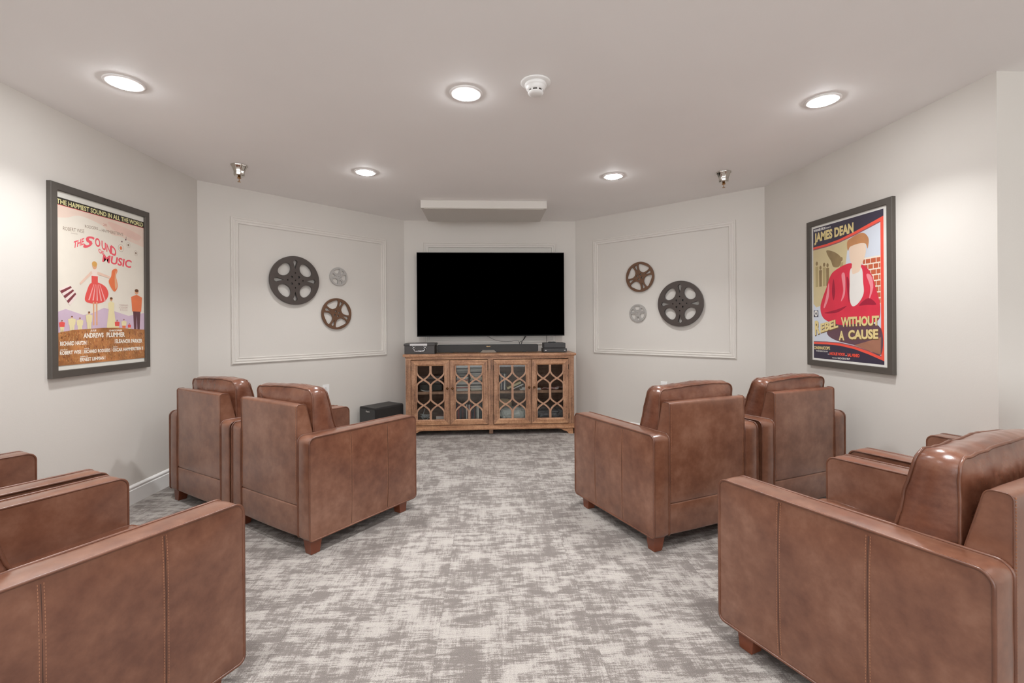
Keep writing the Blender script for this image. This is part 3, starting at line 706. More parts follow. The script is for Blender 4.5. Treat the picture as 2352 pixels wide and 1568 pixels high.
P.text('CINEMASCOPE', (0.094, 0.114), (0.311, 0.117), 0.019, gold, offset=0.04); P.text('WARNERCOLOR', (0.122, 0.0985), (0.282, 0.099), 0.008, pale, newlayer=False)
P.text('NATALIE WOOD', (0.307, 0.083), (0.496, 0.085), 0.017, nred, offset=0.05, newlayer=False); P.text('SAL MINEO', (0.525, 0.083), (0.663, 0.084), 0.018, nred, offset=0.05, newlayer=False)
P.text('AND', (0.500, 0.084), (0.520, 0.084), 0.006, pale, newlayer=False); P.text('ALSO', (0.280, 0.084), (0.303, 0.084), 0.006, pale, newlayer=False)
P.text('DIRECTED BY', (0.339, 0.062), (0.405, 0.062), 0.006, pale, newlayer=False); P.text('NICHOLAS RAY', (0.409, 0.060), (0.557, 0.062), 0.011, pale, newlayer=False)
P.rect(0.096, 0.157, 0.335, 0.380, navy)
P.poly([(0.106, 0.373), (0.127, 0.378), (0.147, 0.373), (0.149, 0.352), (0.127, 0.337), (0.105, 0.352)], pale, True)
P.text('WB', (0.111, 0.351), (0.143, 0.351), 0.014, navy, offset=0.04)
P.done('printed_sheet', pr)

# ------------------------------------------------------------------ television
tv = thing('television', 'large black flat-screen television mounted on the front wall above the wooden cabinet', 'television', (0.0455, 5.42, 1.5765))
TW, TH = 0.866, 0.492
box('housing', (-TW, TW, 0.002, 0.045, -TH, TH), M_BLACK, tv, bev=0.003)
bm = bmesh.new(); bw_ = 0.006
for b in ((-TW, TW, -0.004, 0.004, TH-bw_, TH), (-TW, TW, -0.004, 0.004, -TH, -TH+0.012), (-TW, -TW+bw_, -0.004, 0.004, -TH, TH), (TW-bw_, TW, -0.004, 0.004, -TH, TH)): add_box(bm, *b)
finish('bezel', bm, flat('bezel_black', (12, 12, 12), 0.5, spec=0.2), tv)
box('screen', (-TW+bw_, TW-bw_, -0.001, 0.003, -TH+0.011, TH-bw_), M_SCREEN, tv)
box('brand_bar', (-0.018, 0.018, -0.005, -0.0035, -TH-0.001, -TH+0.003), flat('brand_grey', (120, 120, 120), 0.5), tv)
box('wall_mount', (-0.25, 0.25, 0.045, 0.1155, -0.2, 0.2), M_BLACK, tv)

# ------------------------------------------------------------------ cabinet
CX0, CX1, CYF, CYB = -0.901, 0.962, 5.10, 5.50
CT = 0.900
cab = thing('media_cabinet', 'long wooden media cabinet with four lattice glass doors under the television', 'cabinet', (0.031, 5.30, 0))
def CB(x0, x1, y0, y1, z0, z1): return (x0-0.031, x1-0.031, y0-5.30, y1-5.30, z0, z1)
bm = bmesh.new(); add_box(bm, *CB(-0.927, 0.985, 5.078, 5.515, 0.874, CT), bev=0.004); finish('top', bm, M_WX, cab)
bm = bmesh.new(); add_box(bm, *CB(CX0, CX1, CYF+0.002, CYB, 0.840, 0.8738)); add_box(bm, *CB(CX0-0.006, CX1+0.006, CYF-0.006, CYF+0.01, 0.861, 0.8738), bev=0.002); finish('top_rail', bm, M_WX, cab)
for x0, x1 in ((CX0, -0.842), (0.003, 0.060), (0.902, CX1)):
    bm = bmesh.new(); add_box(bm, *CB(x0, x1, CYF, CYF+0.022, 0.115, 0.840), bev=0.0015); finish('stile', bm, M_WZ, cab)
for x0, x1 in ((CX0, CX0+0.02), (CX1-0.02, CX1)):
    box('side_panel', CB(x0, x1, CYF+0.0225, CYB, 0.115, 0.8398), M_WZ, cab)
box('divider', CB(0.021, 0.041, CYF+0.0225, CYB-0.012, 0.140, 0.8398), M_WIN, cab)
box('back_panel', CB(CX0+0.0205, CX1-0.0205, CYB-0.011, CYB-0.001, 0.140, 0.8398), M_WIN, cab)
box('bottom_panel', CB(CX0+0.0205, CX1-0.0205, CYF+0.0225, CYB-0.001, 0.120, 0.1398), M_WIN, cab)
for x0, x1 in ((CX0+0.0208, 0.0208), (0.0412, CX1-0.0208)): box('shelf', CB(x0, x1, CYF+0.045, CYB-0.0115, 0.452, 0.480), M_LATT, cab)
bm = bmesh.new(); add_box(bm, *CB(CX0+0.001, CX1-0.001, CYF+0.0005, CYB, 0.082, 0.1148)); add_box(bm, *CB(CX0-0.012, CX1+0.012, CYF-0.012, CYB, 0.060, 0.082), bev=0.004); finish('base_moulding', bm, M_WX, cab)
# bracket feet with an ogee cut
foot = [(0.0, 0.0), (0.062, 0.0), (0.075, 0.006), (0.082, 0.018), (0.096, 0.030), (0.118, 0.036), (0.135, 0.042), (0.150, 0.053), (0.178, 0.058), (0.205, 0.0598), (0.0, 0.0598)]
for sx in (-1, 1):
    for y0, y1 in ((CYF-0.006, CYF+0.014), (CYB-0.02, CYB)):
        X = CX0-0.006 if sx < 0 else CX1+0.006; bm = bmesh.new()
        add_prism(bm, foot, lambda a, z: (X-sx*a-0.031, y0-5.30, z), lambda a, z: (X-sx*a-0.031, y1-5.30, z))
        if y0 < 5.2: add_prism(bm, [(a*0.7, z) for a, z in foot], lambda a, z: (X-0.031, y0+a-5.30, z), lambda a, z: (X-sx*0.018-0.031, y0+a-5.30, z))
        finish('foot', bm, M_WX, cab)
box('centre_leg', CB(0.012, 0.056, 5.17, 5.21, 0.0, 0.0598), M_LATT, cab)
# doors
def lattice_strands(xc, zt, zb, amp=0.073):
    c1, c2 = zt-0.155, zb+0.160
    ms = zt-0.068, zb+0.075
    zz = []; m0, m1 = 0.550, 0.412
    def s(z):
        if z >= ms[0] or z <= ms[1] or (m1 <= z <= m0): return 1.0
        for lo, hi, cr in ((m0, ms[0], c1), (ms[1], m1, c2)):
            if lo < z < hi:
                t = (z-cr)/(hi-cr) if z > cr else (cr-z)/(cr-lo)
                return math.sin(min(1, t)*PI/2)**0.92
        return 1.0
    n = 90; A = []
    for k in range(n+1):
        z = zb+(zt-zb)*k/n; v = s(z)*amp
        sg = 1 if z > c1 else (-1 if z > c2 else 1)
        A.append((z, v*sg))
    return A
def door(x0, x1, knob_side, idx):
    z0, z1 = 0.121, 0.832; yf = CYF-0.012; fw = 0.0600
    d = bpy.data.objects.new('door', None)
    bm = bmesh.new()
    # mitred frame with a small inner bevel
    prof = [(0, 0.020), (0, 0.0015), (0.0015, 0), (fw-0.012, 0), (fw-0.010, 0.002), (fw, 0.006), (fw, 0.020)]
    X0, X1 = x0-0.031, x1-0.031; rings = []
    for cx, cz, sx, sz in ((X0, z0, 1, 1), (X1, z0, -1, 1), (X1, z1, -1, -1), (X0, z1, 1, -1)):
        rings.append([bm.verts.new((cx+sx*a, yf+b-5.30, cz+sz*a)) for a, b in prof])
    for i in range(4):
        A = rings[i]; B = rings[(i+1) % 4]
        for k in range(len(prof)):
            f = bm.faces.new((A[k], A[(k+1) % len(prof)], B[(k+1) % len(prof)], B[k])); f.material_index = i % 2
    dr = finish('door', bm, None, cab, mats=[M_WX, M_WZ])
    # lattice
    bm = bmesh.new(); zi0, zi1 = z0+fw-0.002, z1-fw+0.002; xm = (X0+X1)/2
    for xc in (xm-0.077, xm+0.077):
        for sg in (1, -1):
            st = lattice_strands(xc, zi1, zi0); hw = 0.0085
            prev = None
            for i, (z, o) in enumerate(st):
                zn = st[min(i+1, len(st)-1)]; zp = st[max(i-1, 0)]
                tx, tz = sg*(zn[1]-zp[1]), zn[0]-zp[0]; Lh = math.hypot(tx, tz); nx, nz = tz/Lh, -tx/Lh
                c = Vector((xc+sg*o, 0, z)); yy0, yy1 = yf+0.006-5.30+(0.0007 if sg > 0 else 0), yf+0.015-5.30
                cur = [bm.verts.new((c.x-nx*hw, yy0, c.z-nz*hw)), bm.verts.new((c.x+nx*hw, yy0, c.z+nz*hw)), bm.verts.new((c.x+nx*hw, yy1, c.z+nz*hw)), bm.verts.new((c.x-nx*hw, yy1, c.z-nz*hw))]
                if prev:
                    for k in range(4): bm.faces.new((prev[k], prev[(k+1) % 4], cur[(k+1) % 4], cur[k]))
                prev = cur
    finish('lattice', bm, M_LATT, dr)
    box('glass_pane', (X0+fw-0.004, X1-fw+0.004, yf+0.0152-5.30, yf+0.0182-5.30, z0+fw-0.004, z1-fw+0.004), M_GLASS, dr)
    kx = X1-0.025 if knob_side > 0 else X0+0.027
    bm = bmesh.new(); prof = [(0.006, 0.0), (0.005, 0.010), (0.010, 0.015), (0.0135, 0.021), (0.0125, 0.028), (0.006, 0.032), (0.001, 0.0325)]
    add_lathe(bm, prof, seg=20); bm.transform(Matrix.Translation((kx, yf-5.30, 0.525)) @ Matrix.Rotation(PI/2, 4, 'X'))
    finish('knob', bm, flat('knob_bronze', (104, 70, 42), 0.22, 0.9), dr)
    hx = X0 if knob_side > 0 else X1
    for hz in (0.20, 0.745): box('hinge', (hx-0.003, hx+0.003, yf-0.003-5.30, yf+0.004-5.30, hz-0.028, hz+0.028), flat('hinge_dark', (60, 48, 40), 0.4, 0.7), dr)
for i, (x0, x1, k) in enumerate(((-0.838, -0.4185, 1), (-0.4145, 0.0, -1), (0.063, 0.4815, 1), (0.4855, 0.899, -1))): door(x0, x1, k, i)

# ------------------------------------------------------------------ things on the cabinet
# metal cash box
mb = thing('metal_box', 'dark metal cash box with a carry handle on the left end of the cabinet', 'metal box', (-0.752, 5.255, CT))
box('body', (-0.165, 0.165, -0.12, 0.13, 0.0005, 0.098), flat('cashbox_grey', (66, 62, 60), 0.42, 0.3, var=0.04), mb, bev=0.003)
box('lid', (-0.172, 0.172, -0.127, 0.137, 0.092, 0.118), flat('cashbox_grey', (66, 62, 60)), mb, bev=0.004)
box('label_plate', (-0.105, 0.085, -0.1285, -0.127, 0.094, 0.1165), flat('label_white', (205, 202, 200), 0.5), mb)
bm = bmesh.new(); add_tube(bm, [(-0.06, -0.122, 0.072), (-0.062, -0.138, 0.062), (-0.052, -0.146, 0.036), (-0.045, -0.147, 0.034), (0.045, -0.147, 0.034), (0.052, -0.146, 0.036), (0.062, -0.138, 0.062), (0.06, -0.122, 0.072)], 0.004, 8)
finish('handle', bm, M_SILVER, mb)
for sx in (-1, 1):
    bm = bmesh.new()
    add_lathe(bm, [(0.011, 0), (0.010, 0.005), (0.004, 0.008)], seg=14)
    for v in bm.verts:
        if not v.tag: v.co = Matrix.Translation((sx*0.061, -0.121, 0.073)) @ Matrix.Rotation(PI/2, 4, 'X') @ v.co; v.tag = True
    for dx in (-0.014, 0.014):
        for dz in (-0.012, 0.012):
            n0 = len(bm.verts); vs = add_box(bm, sx*0.061+dx-0.002, sx*0.061+dx+0.002, -0.1225, -0.120, 0.073+dz-0.002, 0.073+dz+0.002)
            for v in vs: v.tag = True
    finish('handle_bracket', bm, M_SILVER, mb)
# soundbar
sb = thing('soundbar', 'long black soundbar lying on the middle of the cabinet top', 'soundbar', (0.004, 5.345, CT))
pf = round_poly([(-0.581, 0.008), (0.581, 0.008), (0.581, 0.092), (-0.581, 0.092)], 0.014, 5, 0.1)
bm = bmesh.new(); add_prism(bm, [tuple(p) for p in pf], lambda a, b: (a, -0.040, b), lambda a, b: (a, 0.045, b)); finish('body', bm, M_BLACK, sb)
pf = round_poly([(-0.574, 0.013), (0.574, 0.013), (0.574, 0.083), (-0.574, 0.083)], 0.010, 5, 0.1)
bm = bmesh.new(); add_prism(bm, [tuple(p) for p in pf], lambda a, b: (a, -0.0445, b), lambda a, b: (a, -0.0395, b)); finish('grille', bm, flat('grille_cloth', (64, 63, 62), 0.8, var=0.06), sb)
bm = bmesh.new(); add_prism(bm, [(-0.105, 0.004), (0.115, 0.004), (0.078, 0.036), (-0.068, 0.036)], lambda a, b: (a, -0.052, b), lambda a, b: (a, -0.0446, b)); finish('front_trim', bm, M_BLACK, sb)
bm = bmesh.new(); add_prism(bm, [(-0.090, 0.002), (0.100, 0.002), (0.070, 0.028), (-0.060, 0.028)], lambda a, b: (a, -0.066+b*0.5, b), lambda a, b: (a, -0.052, b)); finish('control_panel', bm, M_CHROME, sb)
for x in (-0.42, 0.42): box('foot', (x-0.02, x+0.02, -0.03, 0.03, 0.0003, 0.0085), M_BLACK, sb)
def badge(body, wd, h, mat, parent, xf, name='logo'):
    V, F = glyphs(body, 0.03); bm = bmesh.new(); vs = [bm.verts.new(((x-0.5)*wd, 0, (y-0.5)*h)) for x, y in V]
    for f in F:
        try: bm.faces.new([vs[i] for i in f])
        except ValueError: pass
    bm.transform(xf); return finish(name, bm, mat, parent)
M_GOLD = flat('logo_gold', (222, 186, 134), 0.35, 0.3)
badge('Klipsch', 0.046, 0.011, M_GOLD, sb, Matrix.Translation((0.005, -0.0449, 0.072)))
# set-top boxes
st = thing('disc_player', 'flat black set-top box on the right end of the cabinet, under a smaller one', 'set-top box', (0.765, 5.29, CT))
box('body', (-0.134, 0.134, -0.09, 0.10, 0.004, 0.046), M_BLACK, st, bev=0.003)
box('front_panel', (-0.126, 0.136, -0.094, -0.0905, 0.006, 0.043), M_DGREY, st)
for x0, x1 in ((-0.115, -0.097), (0.104, 0.120)): box('indicator', (x0, x1, -0.0955, -0.094, 0.021, 0.027), M_WHITEP, st)
for x in (-0.11, 0.11): box('foot', (x-0.012, x+0.012, -0.07, 0.08, 0.0003, 0.0045), M_BLACK, st)
st = thing('cable_box', 'small dark box stacked on top of the flat set-top box', 'set-top box', (0.765, 5.29, CT+0.046))
box('body', (-0.126, 0.122, -0.088, 0.09, 0.004, 0.062), M_DGREY, st, bev=0.007, seg=3)
for x in (-0.09, 0.09): box('foot', (x-0.012, x+0.012, -0.06, 0.07, 0.0002, 0.0045), M_BLACK, st)
rm = thing('remote_control', 'small dark remote lying on top of the two stacked boxes', 'remote', (0.765, 5.30, CT+0.108)); box('body', (-0.065, 0.02, -0.02, 0.02, 0.0003, 0.011), M_DGREY, rm, bev=0.003); 
bm = bmesh.new()
for k in range(4): add_box(bm, -0.055+k*0.016, -0.047+k*0.016, -0.010, 0.010, 0.0108, 0.0125)
finish('buttons', bm, M_BLACK, rm)
# cables hanging below the television
def cable(name, pts, r, label, col=M_BLACK):
    bm = bmesh.new(); P3 = catm3(pts); add_tube(bm, P3, r, 6); return tag(finish(name, bm, col), label, 'cable')
def catm3(p, m=6):
    out = []; n = len(p)
    for i in range(n-1):
        a = p[max(i-1, 0)]; b = p[i]; c = p[i+1]; d = p[min(i+2, n-1)]
        for k in range(m):
            t = k/m; out.append(tuple(0.5*((2*b[j])+(-a[j]+c[j])*t+(2*a[j]-5*b[j]+4*c[j]-d[j])*t*t+(-a[j]+3*b[j]-3*c[j]+d[j])*t**3) for j in range(3)))
    out.append(tuple(p[-1])); return out
cable('power_cable', [(-0.03, 5.478, 1.10), (0.02, 5.475, 1.072), (0.10, 5.46, 1.035), (0.22, 5.45, 1.018), (0.33, 5.44, 1.028), (0.37, 5.43, 1.020), (0.375, 5.425, 0.950)], 0.0022, 'thin black cable sagging in a long curve under the television')
cable('video_cable', [(0.46, 5.478, 1.11), (0.448, 5.475, 1.075), (0.425, 5.46, 1.04), (0.405, 5.44, 1.01), (0.40, 5.43, 0.95)], 0.0045, 'thicker black cable dropping from the television to the soundbar')
cable('audio_cable', [(0.47, 5.482, 1.11), (0.455, 5.48, 1.07), (0.42, 5.47, 1.03), (0.385, 5.45, 1.015), (0.378, 5.445, 1.0), (0.39, 5.442, 0.95)], 0.0025, 'thin black cable twisting beside the thicker one behind the soundbar')
cable('aerial_cable', [(0.705, 5.478, 1.11), (0.706, 5.475, 1.05), (0.707, 5.462, 1.0), (0.708, 5.455, 0.93), (0.710, 5.45, 0.903)], 0.003, 'straight black cable dropping behind the two stacked boxes')

# ------------------------------------------------------------------ subwoofer
sw = thing('subwoofer', 'black box subwoofer on the carpet between the left angled wall and the cabinet', 'subwoofer', (-1.142, 4.833, 0), math.atan2(0.78, 0.626)-PI/2)
sw.location.x -= 0.022
# local: x to the left-right across the front (front faces -Y), depth +Y; front right corner at origin
pf = round_poly([(-0.262, 0.012), (0, 0.012), (0, 0.360), (-0.262, 0.360)], [0.005, 0.005, 0.020, 0.020], 6, 0.1)
bm = bmesh.new(); add_prism(bm, [tuple(p) for p in pf], lambda a, b: (a, 0.0, b), lambda a, b: (a, 0.372, b)); finish('cabinet_box', bm, M_BLACK, sw)
pf = round_poly([(-0.255, 0.020), (-0.007, 0.020), (-0.007, 0.340), (-0.255, 0.340)], 0.012, 4, 0.1)
bm = bmesh.new(); add_prism(bm, [tuple(p) for p in pf], lambda a, b: (a, -0.006, b), lambda a, b: (a, 0.0008, b)); finish('grille', bm, flat('grille_cloth', (64, 63, 62)), sw)
badge('Klipsch', 0.062, 0.014, flat('logo_silver', (215, 210, 204), 0.3, 0.4), sw, Matrix.Translation((-0.12, -0.0065, 0.318)))
for x in (-0.23, -0.032):
    for y in (0.03, 0.34): box('foot', (x-0.015, x+0.015, y-0.015, y+0.015, 0.0003, 0.013), M_BLACK, sw)

# ------------------------------------------------------------------ contents of the cabinet
rc = random.Random(11)
SPINES = [('black', (40, 38, 40)), ('white', (226, 222, 216)), ('dark blue', (58, 66, 92)), ('grey', (140, 138, 134)), ('red', (168, 60, 56)), ('cream', (222, 210, 184)), ('brown', (110, 78, 60)), ('teal', (70, 106, 110)), ('pale grey', (196, 194, 190)), ('maroon', (104, 48, 52))]
ORD = ['first', 'second', 'third', 'fourth', 'fifth', 'sixth', 'seventh', 'eighth', 'ninth', 'tenth', 'eleventh', 'twelfth', 'thirteenth', 'fourteenth', 'fifteenth', 'sixteenth', 'seventeenth', 'eighteenth', 'nineteenth', 'twentieth', 'twenty-first', 'twenty-second', 'twenty-third', 'twenty-fourth', 'twenty-fifth']
CASE = {}
def disc_case_mesh(kind, cname, rgb):
    """two meshes: the plastic case and its printed spine label. kind 'flat' lies down, 'up' stands"""
    key = (kind, cname)
    if key in CASE: return CASE[key]
    wm = flat('case_black', (38, 37, 38), 0.35); sm = flat('spine_'+cname.replace(' ', '_'), rgb, 0.4, var=0.1)
    bm = bmesh.new()
    if kind == 'flat': add_box(bm, -0.067, 0.067, 0, 0.19, 0.0002, 0.0138, bev=0.001, seg=1)
    else: add_box(bm, -0.0068, 0.0068, 0, 0.135, 0.0002, 0.19, bev=0.001, seg=1)
    a = bpy.data.meshes.new('disc_case'); bm.to_mesh(a); bm.free(); a.materials.append(wm)
    bm = bmesh.new()
    if kind == 'flat': add_box(bm, -0.064, 0.064, -0.0008, 0.0004, 0.0018, 0.0122)
    else: add_box(bm, -0.0054, 0.0054, -0.0008, 0.0004, 0.004, 0.186)
    b = bpy.data.meshes.new('spine_label'); bm.to_mesh(b); bm.free(); b.materials.append(sm)
    CASE[key] = (a, b); return CASE[key]
def disc_case(kind, ci, loc, label, group, rz=0.0, ry=0.0):
    cname, rgb = SPINES[ci]; a, b = disc_case_mesh(kind, cname, rgb)
    o = bpy.data.objects.new('disc_case', a); COL.objects.link(o); o.location = loc; o.rotation_euler = (0, ry, rz)
    s = bpy.data.objects.new('spine_label', b); COL.objects.link(s); s.parent = o
    return tag(o, label.replace('%c', cname), 'disc case', group)
ZS, ZF = 0.4802, 0.1400
pal1 = [0, 3, 8, 1, 3, 8, 5, 1, 0, 3, 1, 8]
for stk, (x, nm) in enumerate(((-0.286, 'left'), (-0.130, 'right'))):
    for k in range(20):
        ci = rc.choice([1, 5, 8, 1, 4, 0, 3]) if k < 11 else rc.choice([3, 8, 0, 3, 8])
        disc_case('flat', ci, (x+rc.uniform(-0.004, 0.004), 5.185+rc.uniform(-0.006, 0.006), ZS+k*0.0142), '%c disc case lying '+ORD[k]+' from the bottom, '+nm+' stack behind second door', 'stacked disc cases on the upper shelf', rz=rc.uniform(-0.03, 0.03))
x = -0.371; k = 0
while x < -0.040 and k < 23:
    ci = rc.choice([0, 1, 2, 6, 5, 9, 1, 8, 4, 7, 0])
    disc_case('up', ci, (x, 5.185+rc.uniform(-0.006, 0.006), ZF+0.0003), '%c disc case standing '+ORD[k]+' from left in the lower row, second door', 'upright disc cases on the cabinet floor')
    x += 0.0146; k += 1
# behind the first door
o = thing('media_player', 'black media player box on the upper shelf behind the first door', 'media player', (-0.64, 5.30, ZS))
box('body', (-0.125, 0.125, -0.09, 0.12, 0.003, 0.075), flat('player_dark', (44, 50, 48), 0.3), o, bev=0.004); box('front_panel', (-0.09, -0.045, -0.0935, -0.0895, 0.015, 0.065), M_DGREY, o); box('feet', (-0.10, 0.10, -0.06, 0.09, 0.0002, 0.0035), M_BLACK, o)
for k in range(6):
    w_ = 0.10+rc.uniform(-0.006, 0.02); bm = bmesh.new(); add_box(bm, -w_-0.03, w_+0.02, -0.08, 0.10, 0, 0.0150, bev=0.001, seg=1)
    m_ = finish('disc_box_set', bm, flat('boxset_%d' % (k % 3), [(48, 46, 46), (92, 90, 88), (66, 58, 56)][k % 3], 0.3)); m_.location = (-0.64+rc.uniform(-0.01, 0.01), 5.30, ZS+0.0755+k*0.0155)
    tag(m_, ['near-black', 'mid grey', 'brownish black'][k % 3]+' flat box set lying '+ORD[k]+' above the media player behind the first door', 'box set', 'flat box sets on the media player')
cable('white_cable', [(-0.745, 5.18, ZS+0.018), (-0.72, 5.175, ZS+0.009), (-0.68, 5.172, ZS+0.005), (-0.645, 5.175, ZS+0.006), (-0.62, 5.19, ZS+0.01)], 0.0035, 'short white cable curling in front of the black media player', M_WHITEP)
bm = bmesh.new(); pts = []
for k in range(70):
    a = k*0.55; r = 0.045+0.012*math.sin(k*1.7); pts.append((-0.70+r*math.cos(a)*1.2, 5.24+r*math.sin(a)*0.6, ZF+0.012+0.035*abs(math.sin(k*0.37))+0.0005*k))
for k in range(8): pts.append((-0.735-0.002*k+0.006*k, 5.22, ZF+0.06+0.012*k))
add_tube(bm, catm3(pts, 3), 0.0032, 6); tag(finish('coiled_cable', bm, flat('clear_white', (206, 208, 210), 0.2)), 'tangle of pale cable on the cabinet floor behind the first door', 'cable')
o = thing('small_carton', 'small white and orange carton on the cabinet floor behind the first door', 'carton', (-0.525, 5.22, ZF))
box('box', (-0.055, 0.055, -0.04, 0.08, 0.0005, 0.062), flat('carton_white', (214, 204, 198), 0.5), o, bev=0.001); box('printed_band', (-0.052, 0.05, -0.0412, -0.0398, 0.006, 0.030), flat('carton_orange', (196, 138, 108), 0.5), o); box('lid', (-0.0555, 0.0555, -0.0405, 0.0805, 0.0615, 0.066), flat('carton_rust', (150, 96, 78), 0.5), o)
# behind the third door
for k, (dx, ci) in enumerate(((0.150, 8), (0.166, 2), (0.186, 1), (0.202, 3))):
    disc_case('up', ci, (dx, 5.19, ZS+0.0003), '%c disc case standing '+ORD[k]+' from left on the upper shelf, third door', 'upright disc cases behind the third door')
def book(name, loc, rot, dims, cover, pages, label):
    o = thing(name, label, 'book', loc); o.rotation_euler = rot
    L_, W_, T_ = dims; bm = bmesh.new(); add_box(bm, 0, L_, 0, W_, 0, 0.002); add_box(bm, 0, L_, 0, W_, T_-0.002, T_); add_box(bm, 0, L_, W_-0.002, W_, 0, T_); finish('cover', bm, cover, o)
    box('pages', (0.003, L_-0.003, 0.002, W_-0.003, 0.0022, T_-0.0022), pages, o); return o
c_pg = flat('page_cream', (228, 216, 178), 0.6); c_pw = flat('page_white', (226, 224, 220), 0.6)
book('leaning_book', (0.222, 5.20, ZS+0.004), (0, -0.42, 0), (0.175, 0.13, 0.026), flat('cover_yellow', (208, 184, 116), 0.5), c_pg, 'yellow book leaning over on the upper shelf behind the third door')
book('grey_book', (0.285, 5.20, ZS+0.004), (0, -0.42, 0), (0.135, 0.13, 0.016), flat('cover_grey', (128, 128, 130), 0.5), c_pw, 'grey book leaning against the yellow one behind the third door')
for k, (x0, x1) in enumerate(((0.36, 0.467), (0.385, 0.467))):
    box_ = book('white_booklet', (x0, 5.175, ZS+0.0003+k*0.0165), (0, 0, 0), (x1-x0, 0.14, 0.016), c_pw, c_pw, ['white booklet lying flat on the shelf behind the third door', 'white booklet lying on top of another behind the third door'][k])
def bag(name, loc, dims, seed, mat, label, cat):
    bm = bmesh.new(); bmesh.ops.create_icosphere(bm, subdivisions=4, radius=1.0); off = Vector((seed*7.1, 0, 0))
    for v in bm.verts:
        d = v.co.normalized(); q = Vector([math.copysign(abs(c)**0.55, c) for c in d])
        n_ = noise.noise(d*2.3+off)*0.14+noise.noise(d*6.0+off)*0.07+abs(noise.noise(d*3.5+off))*0.10
        q = q*(1-abs(n_)*1.2)
        v.co = Vector((q.x*dims[0], q.y*dims[1], (q.z+1)*dims[2]/1.0*0.5*2*0.5)); v.co.z = max(0.001, v.co.z-0.004)
    for f in bm.faces: f.smooth = False
    o = finish(name, bm, mat); o.location = loc; return tag(o, label, cat)
bag('plastic_bag', (0.285, 5.25, ZF), (0.155, 0.09, 0.150), 2, flat('bag_white', (206, 210, 206), 0.25), 'crumpled white plastic bag on the cabinet floor behind the third door', 'bag')
bag('paper_bag', (0.185, 5.43, ZF), (0.10, 0.04, 0.215), 5, flat('bag_paper', (204, 178, 140), 0.6), 'tan paper bag behind the white plastic bag', 'bag')
bag('dark_bag', (0.69, 5.29, ZF), (0.185, 0.12, 0.12), 9, flat('bag_dark', (78, 80, 86), 0.22), 'dark grey plastic bag on the cabinet floor behind the fourth door', 'bag')
bag('crumpled_tissue', (0.565, 5.19, ZS), (0.035, 0.025, 0.028), 4, flat('tissue', (232, 230, 228), 0.7), 'crumpled white tissue on the shelf behind the fourth door', 'tissue')
bm = bmesh.new()
for k in range(5):
    p0 = Vector((0.60+k*0.03, 5.17+0.012*k, ZS+0.003+0.003*k)); pts = [p0+Vector((t*0.17, 0.03*math.sin(t*5+k), 0.010*abs(math.sin(t*6+k*1.3)))) for t in [j/8 for j in range(9)]]
    for a, b in zip(pts[:-1], pts[1:]):
        vs = [bm.verts.new(q) for q in (a, b, b+Vector((0, 0.010, 0.006)), a+Vector((0, 0.010, 0.006)), a+Vector((0, 0, 0.0012)), b+Vector((0, 0, 0.0012)), b+Vector((0, 0.010, 0.0072)), a+Vector((0, 0.010, 0.0072)))]
        for f in ((0, 1, 2, 3), (4, 5, 6, 7), (0, 1, 5, 4), (2, 3, 7, 6)):
            bm.faces.new([vs[i] for i in f]).material_index = k % 2
tag(finish('paper_streamers', bm, None, mats=[flat('streamer_pink', (208, 150, 146), 0.5), flat('streamer_white', (228, 222, 220), 0.5)]), 'pink and white paper streamers on the shelf behind the fourth door', 'streamers')

# ------------------------------------------------------------------ armchairs
AW, HB = 0.107, 0.2845      # arm thickness, half width of the back
HW = HB+AW                  # half width of the chair
HD = 0.391                  # half depth
def arm_profile():
    return round_poly([(-HD, 0.082), (HD, 0.072), (HD, 0.614), (-HD, 0.625)], [0.018, 0.022, 0.034, 0.034], 6, 0.035)
ARM = [tuple(p) for p in arm_profile()]
def wob(amp, sc, seed=0.0):
    o_ = Vector((seed, seed*1.7, 0)); return lambda co: Vector((noise.noise(co*sc+o_), noise.noise(co*sc+o_+Vector((9, 0, 0))), noise.noise(co*sc+o_+Vector((0, 9, 0)))))*amp
def arm_face_x(y, z, bulge=0.009):
    s = max(abs(y)/HD, abs(z-0.348)/0.27); return bulge*(1-min(1, s)**3)
def make_arm(parent, sx):
    xi, xo = sx*HB, sx*HW
    bm = bmesh.new()
    slab(bm, ARM, lambda t, a, b, e: Vector((xi+(xo-xi)*t+sx*e, a, b)), crown=0.006, bulge=0.009, rings=8, layers=4, disp=wob(0.0016, 9, sx))
    bmesh.ops.remove_doubles(bm, verts=bm.verts[:], dist=1e-6)
    arm = finish('arm', bm, M_LEATHER, parent)
    bm = bmesh.new()
    for xx in (xi+sx*0.003, xo): add_tube(bm, [(xx, a*1.004, 0.348+(b-0.348)*1.005) for a, b in ARM], 0.0048, 8, closed=True)
    finish('piping', bm, M_PIPING, arm)
    bm = bmesh.new()
    for ys in (0.143, -0.129):
        n = 24
        add_tube(bm, [(xo+sx*(arm_face_x(ys, z)-0.0002), ys, z) for z in [0.088+(0.606-0.088)*k/n for k in range(n+1)]], 0.0013, 6)
        for dy in (-0.006, 0.006):
            z = 0.092
            while z < 0.602:
                x = xo+sx*(arm_face_x(ys+dy, z+0.003)+0.0003)
                add_box(bm, x-0.0007, x+0.0007, ys+dy-0.0007, ys+dy+0.0007, z, z+0.0052, mi=1); z += 0.0085
    # stitch line just inside the top edge
    y = -HD+0.03
    while y < HD-0.03:
        zt = 0.6195-(y+HD)/(2*HD)*0.011; add_box(bm, xo-sx*0.0105-0.0007, xo-sx*0.0105+0.0007, y, y+0.005, zt+0.0055, zt+0.0078, mi=1); y += 0.0085
    finish('stitching', bm, None, arm, mats=[M_SEAM, M_STITCH])
    return arm
